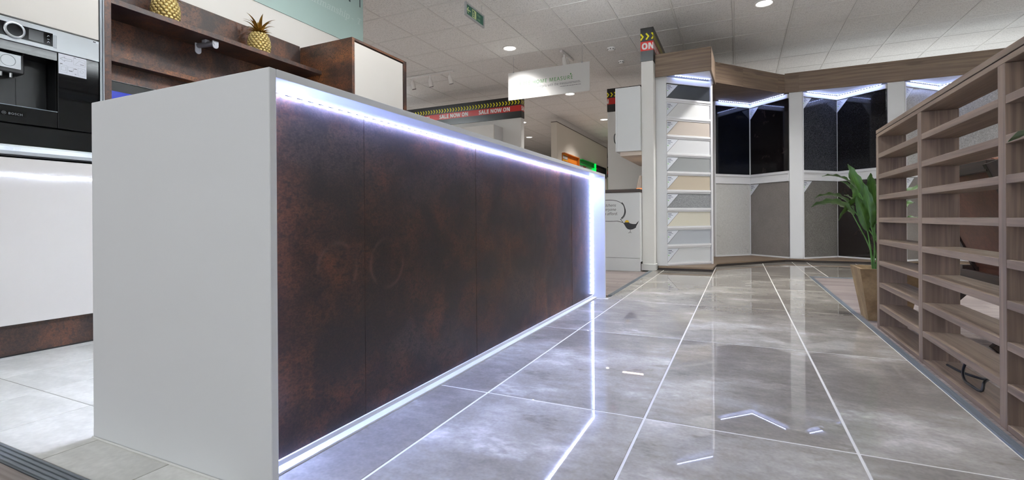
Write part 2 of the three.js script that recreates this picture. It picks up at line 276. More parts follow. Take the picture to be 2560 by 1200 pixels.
// ------------------------------------------------------------------ kitchen island
{
  const t = thing('kitchen_island', 'long white waterfall kitchen island with rust-brown back panels and blue-white lights', 'kitchen island', [0, 0, 0]);
  const XF = -0.889, XB = -1.585, ZN = -0.70, ZF = -3.497, TOP = 0.905, TH = 0.018, XR = -0.985, XK = -1.47;
  mesh('end_panel', bx(XB, XF, 0, TOP, ZN - TH, ZN, { b: 0.0015 }), M.whiteIsland, t, 'white end panel');
  mesh('end_panel', bx(XB, XF, 0, TOP, ZF, ZF + TH, { b: 0.0015 }), M.whiteIsland, t, 'white end panel');
  mesh('worktop', bx(XB, XF, TOP - TH, TOP, ZF + TH + 0.0002, ZN - TH - 0.0002, { b: 0.0008 }), M.whiteIsland, t, 'white worktop');
  mesh('carcass', bx(XK, XR - 0.02, 0.1, TOP - TH - 0.001, ZF + TH + 0.001, ZN - TH - 0.001), M.white, t);
  mesh('plinth', bx(XK + 0.05, XR - 0.02, 0, 0.1, ZF + TH + 0.001, ZN - TH - 0.001), M.rust, t);
  const seams = [ZN - TH, -1.088, -1.745, -2.385, -3.005, ZF + TH];
  for (let i = 0; i < 5; i++) mesh('back_panel', bx(XR - 0.018, XR - (i % 2) * 0.0006, 0.012, TOP - TH - 0.0005, seams[i + 1] + 0.0006, seams[i] - 0.0006, { b: 0.0005, ou: -0.70, ov: 0 }), M.islandRust, t, 'rust brown laminate panel');
  const nd = 5; for (let i = 0; i < nd; i++) { const a = seams[0] - 0.002 - i * 0.5515, b = a - 0.5475; mesh('door', bx(XK - 0.019, XK - 0.001, 0.11, TOP - 0.06, b, a, { b: 0.001 }), M.creamGloss, t, 'cream gloss door'); }
  mesh('base_trim', [bx(XR, XR + 0.032, 0, 0.007, ZF + TH, ZN - TH, { b: 0.001 }), bx(XR, XR + 0.006, 0.007, 0.02, ZF + TH, ZN - TH, { b: 0.001 })], M.white, t, 'white trim strip along floor');
  mesh('sealant', bx(XB, XF, 0, 0.005, ZN, ZN + 0.005, { b: 0.0015 }), M.whiteGloss, t, 'white sealant bead along the floor');
  // lights: under the worktop, inside both end panels, and under the kitchen-side overhang
  const L = ZN - ZF - 2 * TH - 0.01;
  ledStrip(t, L, [XR + 0.0058, TOP - TH - 0.0016, ZN - TH - 0.005], [0, Math.PI / 2, 0]);
  ledStrip(t, 0.85, [XR + 0.0058, 0.025, ZF + TH + 0.0016], [0, -Math.PI / 2, Math.PI / 2]);
  ledStrip(t, 0.85, [XR + 0.0058, 0.025, ZN - TH - 0.0016], [0, Math.PI / 2, Math.PI / 2]);
  ledStrip(t, L, [XK - 0.045, TOP - TH - 0.0016, ZN - TH - 0.005], [0, Math.PI / 2, 0]);
  const zc = (ZN + ZF) / 2, y0 = TOP - TH - 0.0045;
  // each light sits on its tape and faces diagonally out of the recess
  const tilt = (name, w, h, at, d, k = 1, col = ledColor) => areaLight(name, w, h, at, [at[0] + d[0], at[1] + d[1], at[2] + d[2]], col, k * LED);
  tilt('island_top_led_light', L, 0.008, [XR + 0.0058, y0, zc], [0.12, -1, 0]);
  tilt('island_far_led_light', 0.008, 0.85, [XR + 0.0058, 0.45, ZF + TH + 0.0045], [0.12, 0, 1], 0.18);
  tilt('island_near_led_light', 0.008, 0.85, [XR + 0.0058, 0.45, ZN - TH - 0.0045], [0.12, 0, -1]);
  tilt('island_kitchen_led_light', L, 0.008, [XK - 0.045, y0, zc], [-0.35, -1, 0], 1.15, new THREE.Color().setRGB(0.74, 0.82, 1.0));
}

// ------------------------------------------------------------------ tall oven housing, appliances, niche, second tall unit
const XD = -2.83, XBK = -3.416; // door fronts, back of the run
{
  const t = thing('tall_oven_cabinet', 'tall cream cabinet housing the built-in coffee machine, with rust-brown plinth and side', 'cabinet', [0, 0, 0]);
  const z1 = -0.685, z0 = -1.283;
  mesh('carcass', [bx(XBK, XD - 0.022, 0.14, 0.866, z0, z1), bx(XBK, XD - 0.022, 1.467, 2.05, z0, z1), bx(XBK, XBK + 0.02, 0.866, 1.467, z0, z1), bx(XBK, XD - 0.022, 0.866, 1.467, z0, z0 + 0.012), bx(XBK, XD - 0.022, 0.866, 1.467, z1 - 0.012, z1)], M.blackMatt, t);
  mesh('door', bx(XD - 0.02, XD, 0.142, 0.862, z0 + 0.001, z1, { b: 0.001 }), M.creamGloss, t, 'glossy lower cream door');
  mesh('door', bx(XD - 0.02, XD, 1.471, 2.05, z0 + 0.001, z1, { b: 0.001 }), M.creamMatt, t, 'cream upper door');
  mesh('plinth', bx(XD - 0.06, XD - 0.045, 0.004, 0.139, -1.335, z1, { b: 0.001, grain: 2 }), M.rust, t, 'rust brown plinth');
  mesh('shadow_line', bx(XD - 0.044, XD - 0.041, 0, 0.006, -1.335, z1, { b: 0 }), M.blackMatt, t);  // black strip drawn as the shadow line at the plinth foot
  mesh('metal_trim', [bx(XD - 0.02, XD + 0.003, 0.14, 2.07, -1.2925, -1.2855, { b: 0.001 }), bx(XD - 0.02, XD - 0.003, 0.14, 2.07, -1.299, -1.2925, { b: 0.001 }), bx(XD - 0.02, XD + 0.003, 0.14, 2.07, -1.3045, -1.299, { b: 0.001 })], M.aluminium, t, 'brushed metal edge profile');
  mesh('side_panel', bx(XBK, XD + 0.002, 0, 2.072, -1.334, -1.305, { b: 0.001, ou: 0.4 }), M.rust, t, 'rust brown side panel');
  mesh('top_panel', bx(XBK, XD + 0.002, 2.053, 2.072, -1.3045, z1, { b: 0.001 }), M.rust, t, 'rust brown top panel');

  const logo = (hex, w = 256) => canvasTex(w, 64, (g, W, H) => { g.clearRect(0, 0, W, H); g.strokeStyle = g.fillStyle = hex; g.lineWidth = 4; g.beginPath(); g.arc(30, 32, 20, 0, 7); g.stroke(); g.fillRect(20, 20, 5, 24); g.fillRect(35, 20, 5, 24); g.fillRect(22, 29, 16, 6); g.font = 'bold 44px sans-serif'; g.textBaseline = 'middle'; g.fillText('BOSCH', 68, 34); });
  const c = thing('coffee_machine', 'built-in black glass and steel coffee machine with round dial', 'coffee machine', [0, 0, 0]);
  const yb = 1.015, yt = 1.463, za = -0.692, zb = -1.281, xs = XD + 0.004, zn = -1.123, znl = -0.76;
  mesh('body', [bx(XBK + 0.03, XD - 0.11, yb + 0.01, yt - 0.01, zb + 0.02, za - 0.02)], M.black, c);
  mesh('steel_panel', bx(XD - 0.02, xs, 1.364, yt, zb, za, { b: 0.001 }), M.steel, c, 'brushed steel control panel');
  mesh('control_glass', bx(xs - 0.001, xs + 0.0015, 1.382, 1.441, -1.105, -0.76, { b: 0.0004 }), M.blackGlass, c, 'black control display');
  mesh('screen', bx(xs + 0.0015, xs + 0.002, 1.388, 1.436, -1.072, -1.022, { b: 0 }), plain(0x14161a, 0.1), c);
  const ic = decal('control_icons', canvasTex(64, 128, (g) => { g.clearRect(0, 0, 64, 128); g.strokeStyle = '#c9ced4'; g.lineWidth = 5; g.beginPath(); g.moveTo(18, 34); g.lineTo(30, 18); g.lineTo(44, 22); g.moveTo(18, 66); g.lineTo(44, 66); g.moveTo(16, 112); g.lineTo(32, 92); g.lineTo(48, 112); g.stroke(); }), 0.02, 0.045, [xs + 0.0022, 1.411, -1.089], [0, Math.PI / 2, 0], c, { transparent: true });
  mesh('service_key', bx(xs - 0.001, xs + 0.002, 1.378, 1.436, -1.119, -1.107, { b: 0.001 }), M.aluminium, c);
  const dial = mesh('dial', new THREE.LatheGeometry([[0.0255, -0.002], [0.0255, 0.009], [0.028, 0.011], [0.034, 0.010], [0.0365, 0.006], [0.0365, -0.002]].map((p) => new THREE.Vector2(...p)), 40), M.steel, c, 'round steel dial ring'); dial.rotation.z = -Math.PI / 2; dial.position.set(xs, 1.412, -0.975);
  const dc = mesh('dial_centre', cyl(0.0255, 0.0255, 0.006, 32), M.blackGlass, dial); dc.position.y = 0.003;
  mesh('front_glass', bx(XD - 0.02, XD, yb, 1.362, zb, zn - 0.001, { b: 0.001 }), M.blackGlass, c, 'black glass door');
  mesh('upper_lip', bx(XD - 0.02, XD, 1.322, 1.362, zn + 0.001, za, { b: 0.001 }), M.blackGlass, c);
  mesh('drip_drawer', bx(XD - 0.02, XD, yb, 1.088, zn + 0.001, za, { b: 0.001 }), M.blackGlass, c, 'black glass drip tray drawer');
  mesh('drawer_edge', bx(XD - 0.014, XD + 0.0012, 1.0865, 1.0895, zn + 0.001, za, { b: 0.0005 }), M.greyStrip, c);
  mesh('niche', [bx(XD - 0.11, XD - 0.105, 1.085, 1.325, zn, za), bx(XD - 0.105, XD - 0.021, 1.085, 1.325, zn - 0.012, zn - 0.002), bx(XD - 0.105, XD - 0.02, 1.08, 1.086, zn, za)], plain(0x0d0f12, 0.35), c);
  const ds = mesh('dispenser', bx(XD - 0.1, XD - 0.03, 1.235, 1.322, -1.02, -0.80, { b: 0.004 }), M.black, c);
  mesh('steel_plate', bx(XD - 0.03, XD - 0.027, 1.253, 1.316, -1.008, -0.83, { b: 0.001 }), M.steel, ds);
  mesh('emblem', new THREE.TorusGeometry(0.024, 0.0012, 6, 32).rotateY(Math.PI / 2).translate(XD - 0.0265, 1.285, -0.966), M.aluminium, ds);
  for (const z of [-0.948, -0.98]) mesh('spout', cyl(0.006, 0.005, 0.02, 14, XD - 0.045, 1.226, z), M.steel, ds);
  mesh('panel_line', bx(XD - 0.1055, XD - 0.103, 1.09, 1.23, -1.02, -1.016, { b: 0 }), M.black, c);
  decal('logo', logo('#4a4d52'), 0.085, 0.019, [XD + 0.0006, 1.052, -0.975], [0, Math.PI / 2, 0], c, { transparent: true });
  const st = canvasTex(256, 256, (g) => { g.fillStyle = '#dfe3ee'; g.fillRect(0, 0, 256, 256); g.strokeStyle = '#8b9099'; g.lineWidth = 4; g.beginPath(); g.moveTo(14, 62); g.lineTo(54, 34); g.lineTo(54, 50); g.lineTo(120, 50); g.lineTo(120, 74); g.lineTo(54, 74); g.lineTo(54, 90); g.closePath(); g.stroke(); g.lineWidth = 2; g.strokeRect(136, 22, 108, 84); g.strokeRect(12, 140, 64, 90); g.strokeRect(24, 160, 40, 46); g.strokeRect(84, 150, 50, 44); g.strokeRect(176, 140, 68, 96); g.beginPath(); g.arc(212, 178, 16, 0, 7); g.moveTo(150, 96); g.lineTo(190, 40); g.lineTo(236, 60); g.moveTo(110, 196); g.lineTo(160, 150); g.stroke(); g.fillStyle = '#3c4046'; g.fillRect(136, 10, 22, 7); g.fillRect(12, 122, 22, 9); g.fillRect(92, 196, 34, 7); g.fillRect(140, 156, 26, 7); g.fillRect(196, 84, 36, 6); g.fillRect(146, 224, 14, 6); });
  const s = tag(mesh('instruction_sticker', bx(XD + 0.0006, XD + 0.0012, 1.268, 1.361, -1.231, -1.126, { b: 0 }), plain(0xdfe3ee, 0.5), c), null); s.userData.label = 'white printed instruction sticker';
  decal('sticker_print', st, 0.1045, 0.0925, [XD + 0.0016, 1.3145, -1.1785], [0, Math.PI / 2, 0], s);
  decal('panel_badge', canvasTex(96, 32, (g) => { g.fillStyle = '#dfe6ee'; g.fillRect(0, 0, 96, 32); g.fillStyle = '#1c1e22'; g.beginPath(); g.arc(20, 16, 10, 0, 7); g.arc(44, 16, 10, 0, 7); g.fill(); g.fillRect(20, 8, 24, 16); }), 0.026, 0.009, [xs + 0.0006, 1.4545, -1.266], [0, Math.PI / 2, 0], c);

  const w = thing('warming_drawer', 'black glass warming drawer with steel handle band below coffee machine', 'warming drawer', [0, 0, 0]);
  mesh('body', bx(XBK + 0.03, XD - 0.02, 0.87, 1.009, zb + 0.01, za - 0.01), M.black, w);
  mesh('front_glass', bx(XD - 0.02, XD, 0.919, 1.008, zb, za, { b: 0.001 }), M.blackGlass, w, 'black glass front');
  mesh('handle_band', new THREE.ExtrudeGeometry(new THREE.Shape([[0, 0], [0.012, 0.004], [0.02, 0.018], [0.02, 0.036], [0.014, 0.045], [0, 0.045]].map((p) => new THREE.Vector2(...p))), { depth: za - zb, bevelEnabled: false }).translate(XD - 0.012, 0.873, zb), M.steel, w, 'brushed steel handle band');
  decal('logo', logo('#e8eef6'), 0.075, 0.017, [XD + 0.0085, 0.899, -0.985], [0, Math.PI / 2, 0], w, { transparent: true });
}
{
  const t = thing('niche_shelving', 'rust-brown panelled niche with long open shelf between the two tall units', 'shelving', [0, 0, 0]);
  const za = -1.3355, zb = -2.994;
  mesh('back_board', bx(XBK - 0.017, XBK, 0.93, 2.08, zb, za, { b: 0.001, ou: 0.6, ov: 0.3 }), M.rust, t, 'rust brown back board');
  mesh('shelf', bx(XBK + 0.0005, -3.161, 1.803, 1.834, zb + 0.001, za, { b: 0.001, grain: 2, ov: 0.7 }), M.rust, t, 'long rust brown shelf');
  mesh('ledge', bx(XBK + 0.0005, -3.34, 1.532, 1.563, zb + 0.001, za, { b: 0.001, grain: 2, ov: 0.2 }), M.rust, t, 'narrow rust brown ledge');
  const base = thing('base_cabinet', 'low cream base cabinet run with worktop under the rust-brown niche', 'cabinet', [0, 0, 0]);
  mesh('carcass', bx(XBK, XD - 0.021, 0.14, 0.885, zb, za), M.white, base);
  mesh('worktop', bx(XBK, XD + 0.01, 0.886, 0.928, zb, za, { grain: 2 }), M.rust, base);
  mesh('plinth', bx(XD - 0.06, XD - 0.045, 0.003, 0.139, zb, za), M.rust, base);
  for (let i = 0; i < 3; i++) mesh('door', bx(XD - 0.02, XD, 0.142, 0.88, zb + 0.002 + i * 0.5527, zb + 0.55 + i * 0.5527, { b: 0.001 }), M.creamGloss, base);
  const tv = thing('television', 'black television with blue picture in the rust-brown niche', 'television', [0, 0, 0]);
  mesh('frame', bx(-3.412, -3.382, 1.0, 1.425, -2.1, -1.42, { b: 0.003 }), M.black, tv);
  mesh('top_edge', bx(-3.412, -3.380, 1.4255, 1.4285, -2.1, -1.42, { b: 0.0008 }), M.steel, tv, 'silver top edge');
  mesh('screen', bx(-3.3818, -3.3812, 1.03, 1.366, -2.07, -1.45, { b: 0 }), std({ color: 0x050510, emissive: 0x1a2fb8, emissiveIntensity: 0.7, roughness: 0.2 }), tv, 'blue lit screen');
  mesh('stand', bx(-3.412, -3.33, 0.929, 0.999, -1.86, -1.66, { b: 0.003 }), M.black, tv);
  const l = thing('under_shelf_light', 'small grey angled wall light under the long rust-brown shelf', 'light fitting', [-3.25, 1.75, -2.07]);
  const half = (r, len) => { const s = new THREE.Shape(); s.moveTo(-r, 0); s.lineTo(r, 0); s.lineTo(r, -len + r); s.absarc(0, -len + r, r, 0, Math.PI, true); s.lineTo(-r, 0); return new THREE.ExtrudeGeometry(s, { depth: 0.006, bevelEnabled: false, curveSegments: 12 }); };
  const mt = plain(0xb8bcc6, 0.4);
  mesh('end_cap', half(0.02, 0.05).rotateY(Math.PI / 2).translate(0.06, 0.045, -0.03), mt, l, 'pale end cap');
  mesh('end_cap', half(0.02, 0.07).rotateY(Math.PI / 2).translate(-0.045, 0.03, 0.02), mt, l, 'pale end cap');
  mesh('body', tube([[-0.045, 0.015, 0.02], [0.01, 0.022, -0.005], [0.062, 0.03, -0.03]], 0.017, 10, 12), plain(0x6c6a70, 0.4), l, 'grey tubular body');
  mesh('bracket', bx(-0.02, 0.02, 0.03, 0.053, -0.02, 0.01), mt, l);
}
{
  const t = thing('tall_cabinet', 'tall cabinet with cream door in a rust-brown frame', 'cabinet', [0, 0, 0]);
  const za = -2.996, zb = -3.702;
  mesh('side_panel', bx(XBK, XD, 0, 2.069, za - 0.028, za, { b: 0.001, grain: 1 }), M.rust, t, 'rust brown side panel');
  mesh('side_panel', bx(XBK, XD, 0, 2.069, zb, zb + 0.04, { b: 0.001, grain: 1, ou: 0.5 }), M.rust, t, 'rust brown side panel');
  mesh('top_panel', bx(XBK, XD, 2.05, 2.069, zb + 0.0405, za - 0.0285, { b: 0.001 }), M.rust, t, 'rust brown top panel');
  mesh('carcass', bx(XBK, XD - 0.06, 0.14, 2.049, zb + 0.0405, za - 0.0285), M.white, t);
  mesh('door', bx(XD - 0.028, XD - 0.008, 0.142, 2.04, zb + 0.046, za - 0.036, { b: 0.001 }), M.creamMatt, t, 'cream door');
  mesh('plinth', bx(XD - 0.06, XD - 0.045, 0, 0.139, zb + 0.041, za - 0.029), M.rust, t);
}
// mint banner on the partition
{
  const tex = canvasTex(1024, 256, (g, W, H) => { g.fillStyle = '#b4cfcb'; g.fillRect(0, 0, W, H); g.fillStyle = '#46565c'; g.font = '300 66px sans-serif'; g.textAlign = 'right'; g.fillText('I N  T', W - 2, 68); g.fillStyle = 'rgba(240,248,246,0.4)'; g.font = 'italic 40px serif'; g.save(); g.translate(W - 16, 150); g.fillText('& Craftmanship -  T', 0, 0); g.restore(); });
  const b = thing('wall_banner', 'pale mint printed banner on the white wall above the cabinets', 'banner', [-3.434, 2.585, -2.63]);
  mesh('board', bx(0, 0.006, -0.275, 0.275, -1.153, 1.15, { b: 0.001 }), plain(0xb4cfcb, 0.5), b);
  decal('print', tex, 2.303, 0.55, [0.0068, 0, -0.0015], [0, Math.PI / 2, 0], b);
}

// ------------------------------------------------------------------ golden pineapples
{
  const gold = std({ color: 0xb89a52, metalness: 0.85, roughness: 0.32 }), goldPale = std({ color: 0xcdb87c, metalness: 0.5, roughness: 0.36 });
  const p = thing('pineapple_ornament', 'gold pineapple ornament, whole in view, nearer the right end of the shelf', 'ornament', [-3.28, 1.8345, -2.5], 0, 'gold pineapples on the shelf');
  const prof = (y) => 0.078 * Math.sqrt(Math.max(0.02, 1 - Math.pow((y - 0.075) / 0.112, 2)));
  const pts = [[0.0001, 0], [prof(0.0) * 0.94, 0]]; for (let i = 1; i <= 14; i++) { const y = i / 14 * 0.165; pts.push([prof(y) * 0.93, y]); } pts.push([0.0001, 0.17]);
  mesh('body', new THREE.LatheGeometry(pts.map((q) => new THREE.Vector2(...q)), 32), gold, p);
  const bumps = []; const rows = 9;
  for (let r = 0; r < rows; r++) { const y = 0.008 + r * 0.0178, R = prof(y), n = 15; for (let k = 0; k < n; k++) { const a = (k + (r % 2) * 0.5) / n * Math.PI * 2, s = R / 0.078;
    const g = new THREE.SphereGeometry(1, 6, 4); g.scale(0.0155 * (0.35 + 0.65 * s), 0.0125, 0.009); g.translate(0, 0, R * 0.95); g.rotateX(0).rotateY(a).translate(0, y, 0); bumps.push(g); } }
  const bm = mesh('scales', bumps, goldPale, p, 'pale gold bumpy scales'); bm.userData.kind = 'stuff';
  const leaf = (len, w) => { const g = new THREE.PlaneGeometry(1, 1, 4, 8); const q = g.attributes.position; for (let i = 0; i < q.count; i++) { const u = q.getX(i) * 2, t = q.getY(i) + 0.5; const ww = w * (1 - Math.pow(t, 1.6)) + 0.0006; q.setXYZ(i, u * ww, t * len * (1 - 0.18 * t * t), len * (0.12 * t + 0.42 * t * t * t) - ww * 0.5 * (1 - u * u)); } g.computeVertexNormals(); return g; };
  const lg = [leaf(0.155, 0.017), leaf(0.125, 0.0165), leaf(0.085, 0.013)], lm = std({ color: 0xa07c34, metalness: 0.45, roughness: 0.42, side: THREE.DoubleSide });
  let k = 0; for (const [gi, n, tilt, y] of [[0, 6, 0.12, 0.165], [1, 8, 0.4, 0.164], [2, 9, 0.75, 0.162], [2, 9, 1.05, 0.158]]) for (let i = 0; i < n; i++) { const h = new THREE.Matrix4().makeRotationY((i + 0.3 * gi) / n * Math.PI * 2 + rr(-0.15, 0.15)).multiply(new THREE.Matrix4().makeTranslation(0, y, 0.01)).multiply(new THREE.Matrix4().makeRotationX(tilt + rr(-0.08, 0.08))); const m = mesh('leaf', lg[gi], lm, p); m.applyMatrix4(h); k++; }
  const c = p.clone(); c.name = numbered('pineapple_ornament'); c.position.set(-3.28, 1.8345, -1.84); c.rotation.y = 0.9; scene.add(c); c.userData = { label: 'gold pineapple ornament cut off by the top edge of the picture', category: 'ornament', group: 'gold pineapples on the shelf' };
}

// ------------------------------------------------------------------ sale fascia print
const saleTex = canvasTex(1024, 448, (g, W, H) => { // one period: 0.84 m by 0.37 m
  g.fillStyle = '#191716'; g.fillRect(0, 0, W, H); const red0 = 0.41 * H, red1 = 0.69 * H; g.fillStyle = '#c8231c'; g.fillRect(0, red0, W, red1 - red0);
  g.strokeStyle = '#f2e61c'; g.lineWidth = 21; for (let i = 0; i < 14; i++) { const x = (i + 0.3) * W / 14; g.beginPath(); g.moveTo(x, 0.17 * H); g.lineTo(x + 32, 0.265 * H); g.lineTo(x, 0.36 * H); g.stroke(); }
  g.fillStyle = '#f4f2f0'; g.font = 'bold 112px sans-serif'; g.textBaseline = 'middle'; g.textAlign = 'left'; g.strokeStyle = '#f4f2f0'; g.lineWidth = 7; g.fillText('SALE NOW ON', 30, 0.555 * H, 780); g.strokeText('SALE NOW ON', 30, 0.555 * H, 780);
});
const saleMat = std({ map: saleTex, roughness: 0.28 });
function salePrint(parent, len, off, at, rotY, h = 0.37) { const g = new THREE.PlaneGeometry(len, h); const uv = g.attributes.uv; for (let i = 0; i < uv.count; i++) uv.setX(i, off + uv.getX(i) * len / 0.84); const m = mesh('sale_print', g, saleMat, parent, 'sale print with yellow chevrons over a red band'); m.position.set(...at); m.rotation.y = rotY; return m; }

// ------------------------------------------------------------------ partition pillar left of the display
{
  const w = new THREE.Group(); w.name = 'wall_booth'; scene.add(w); tag(w, 'white partition wall end beside the stone display', null, null, 'structure');
  mesh('partition', bx(-0.985, -0.855, 0, 2.33, -7.9, -5.51, { b: 0.002 }), M.whiteWall, w);
  mesh('skirting', bx(-0.999, -0.841, 0, 0.075, -7.9, -5.497, { b: 0.004 }), M.whiteGloss, w);
  const f = thing('sale_fascia', 'black sale fascia reading ON at the top of the white pillar', 'sale fascia', [0, 0, 0]);
  mesh('board', bx(-0.99, -0.85, 2.33, 2.70, -7.9, -5.505, { b: 0.001 }), M.blackMatt, f);
  salePrint(f, 0.138, 0.592, [-0.92, 2.515, -5.504], 0);
  salePrint(f, 2.39, 0.02, [-0.8492, 2.515, -6.7025], Math.PI / 2);
}
// ------------------------------------------------------------------ kitchen booth with the bird print
{
  const b = thing('peninsula_cabinet', 'white cabinet end with bird and speech bubble print under dark worktop', 'cabinet', [0, 0, 0]);
  mesh('end_panel', bx(-1.60, -0.987, 0.146, 0.868, -5.40, -5.38, { b: 0.001 }), M.white, b);
  mesh('carcass', bx(-1.58, -0.987, 0.1, 0.868, -7.7, -5.401), M.white, b);
  mesh('plinth', bx(-1.60, -0.987, 0, 0.142, -5.41, -5.382, { b: 0.001 }), M.white, b, 'white plinth board');
  mesh('worktop', bx(-1.63, -0.987, 0.869, 0.905, -7.75, -5.37, { grain: 2 }), M.darkWood, b, 'dark wood worktop');
  const tex = canvasTex(768, 576, (g, W, H) => { // 0.60 m by 0.45 m
    g.clearRect(0, 0, W, H); g.fillStyle = g.strokeStyle = '#17161a'; const X = (x) => (x + 1.574) / 0.60 * W, Y = (y) => (0.84 - y) / 0.45 * H;
    g.lineWidth = 7; g.beginPath(); g.moveTo(X(-1.17), Y(0.575)); g.bezierCurveTo(X(-1.10), Y(0.62), X(-1.11), Y(0.765), X(-1.26), Y(0.785)); g.bezierCurveTo(X(-1.4), Y(0.80), X(-1.54), Y(0.77), X(-1.545), Y(0.67)); g.bezierCurveTo(X(-1.54), Y(0.57), X(-1.4), Y(0.54), X(-1.22), Y(0.553)); g.lineTo(X(-1.155), Y(0.536)); g.lineTo(X(-1.185), Y(0.573)); g.lineTo(X(-1.165), Y(0.58)); g.stroke();
    g.lineWidth = 14; g.beginPath(); g.moveTo(X(-1.175), Y(0.585)); g.bezierCurveTo(X(-1.118), Y(0.62), X(-1.128), Y(0.72), X(-1.17), Y(0.758)); g.stroke();
    g.font = 'italic 52px sans-serif'; g.textAlign = 'right'; g.fillText('Kitchens', X(-1.235), Y(0.715)); g.fillText('everyone', X(-1.235), Y(0.668)); g.fillText('can afford.', X(-1.215), Y(0.62));
    g.beginPath(); g.moveTo(X(-1.158), Y(0.528)); g.lineTo(X(-1.14), Y(0.533)); g.bezierCurveTo(X(-1.135), Y(0.565), X(-1.1), Y(0.56), X(-1.085), Y(0.53)); g.bezierCurveTo(X(-1.06), Y(0.518), X(-1.03), Y(0.518), X(-1.015), Y(0.52)); g.lineTo(X(-0.985), Y(0.556)); g.lineTo(X(-0.992), Y(0.532)); g.lineTo(X(-1.012), Y(0.497)); g.lineTo(X(-1.015), Y(0.482)); g.bezierCurveTo(X(-1.04), Y(0.46), X(-1.1), Y(0.44), X(-1.125), Y(0.485)); g.bezierCurveTo(X(-1.138), Y(0.5), X(-1.14), Y(0.522), X(-1.158), Y(0.528)); g.fill();
    g.lineWidth = 5; g.beginPath(); g.moveTo(X(-1.075), Y(0.455)); g.lineTo(X(-1.08), Y(0.428)); g.lineTo(X(-1.1), Y(0.42)); g.moveTo(X(-1.08), Y(0.428)); g.lineTo(X(-1.065), Y(0.425)); g.stroke();
    g.fillStyle = '#e0b41e'; g.beginPath(); g.arc(X(-1.113), Y(0.543), 26, Math.PI, 0); g.fill(); g.fillRect(X(-1.113) - 32, Y(0.544), 62, 8);
  });
  decal('bird_print', tex, 0.60, 0.45, [-1.288, 0.615, -5.3792], [0, 0, 0], b, { transparent: true });
  const wc = thing('wall_cabinet', 'white wall cabinet with dark handle hanging above the dark worktop', 'cabinet', [0, 0, 0]);
  mesh('body', bx(-1.246, -0.987, 1.335, 2.05, -6.7, -5.45, { b: 0.001 }), M.white, wc);
  mesh('door', bx(-1.264, -1.247, 1.335, 2.05, -6.05, -5.45, { b: 0.001 }), M.white, wc);
  mesh('light_pelmet', bx(-1.225, -0.987, 1.29, 1.334, -6.68, -5.5, { b: 0.002 }), plain(0xe6d9cc, 0.5), wc, 'pale pelmet under the cabinet');
  mesh('handle', tube([[-1.265, 1.56, -5.52], [-1.288, 1.545, -5.52], [-1.29, 1.46, -5.52], [-1.266, 1.42, -5.52]], 0.006, 14, 8), plain(0x3a3a3c, 0.35, { metalness: 0.8 }), wc, 'dark bow handle');
  const hl = areaLight('pelmet_light', 0.5, 0.05, [-1.05, 1.287, -5.9], [-1.05, 0, -5.9], new THREE.Color(1, 0.76, 0.55), 14);
  const cj = thing('copper_jar', 'small conical glass jar on dark worktop, copper base given an added glow', 'lamp', [-1.02, 0.9055, -5.62]);
  mesh('base', cyl(0.05, 0.055, 0.02, 20, 0, 0.01, 0), std({ color: 0xd08a5c, metalness: 0.7, roughness: 0.3, emissive: 0xff9a5c, emissiveIntensity: 0.35 }), cj);  // glass jar, not a light fitting: the peach glow is put into its base
  mesh('glass_cone', new THREE.LatheGeometry([[0.048, 0.02], [0.04, 0.07], [0.022, 0.13], [0.014, 0.16], [0.001, 0.165]].map((q) => new THREE.Vector2(...q)), 20), plain(0xb9a79a, 0.25), cj);
  const pw = new THREE.Group(); pw.name = 'wall_booth_rear'; scene.add(pw); tag(pw, 'white rear wall of the kitchen booth', null, null, 'structure');
  mesh('panel', bx(-1.935, -0.99, 0, 2.315, -7.9, -7.8, { b: 0.001 }), M.whiteWall, pw);
  const f = thing('sale_fascia', 'black sale fascia along the top of the booth behind the white wall cabinet', 'sale fascia', [0, 0, 0]);
  mesh('board', bx(-1.94, -0.991, 2.32, 2.69, -7.91, -7.79, { b: 0.001 }), M.blackMatt, f);
  salePrint(f, 0.949, 0.735, [-1.4655, 2.505, -7.7892], 0);
}
// ------------------------------------------------------------------ far booth with the long sale fascia
{
  const pw = new THREE.Group(); pw.name = 'wall_sale_booth'; scene.add(pw); tag(pw, 'white wall of the far kitchen booth', null, null, 'structure');
  mesh('panel', bx(-6.6, -3.39, 0, 2.33, -7.72, -7.6, { b: 0.001 }), M.whiteWall, pw);
  const f = thing('sale_fascia', 'long black fascia with two SALE NOW ON texts on the far booth', 'sale fascia', [0, 0, 0]);
  mesh('board', bx(-6.6, -3.385, 2.332, 2.702, -7.725, -7.595, { b: 0.001 }), M.blackMatt, f);
  salePrint(f, 3.215, -0.83 - 0.0 + 0.025, [-4.9925, 2.517, -7.5942], 0);
  salePrint(f, 0.13, 0.02, [-3.3842, 2.517, -7.66], Math.PI / 2);
  const c = thing('wall_cabinet', 'plain white wall cabinet below the long SALE NOW ON fascia', 'cabinet', [0, 0, 0]);
  mesh('body', bx(-4.9, -3.74, 1.45, 2.185, -7.599, -7.27, { b: 0.001 }), M.white, c);
  for (let i = 0; i < 2; i++) mesh('door', bx(-4.9 + i * 0.581, -4.322 + i * 0.581, 1.45, 2.185, -7.269, -7.25, { b: 0.001 }), M.creamMatt, c);
}
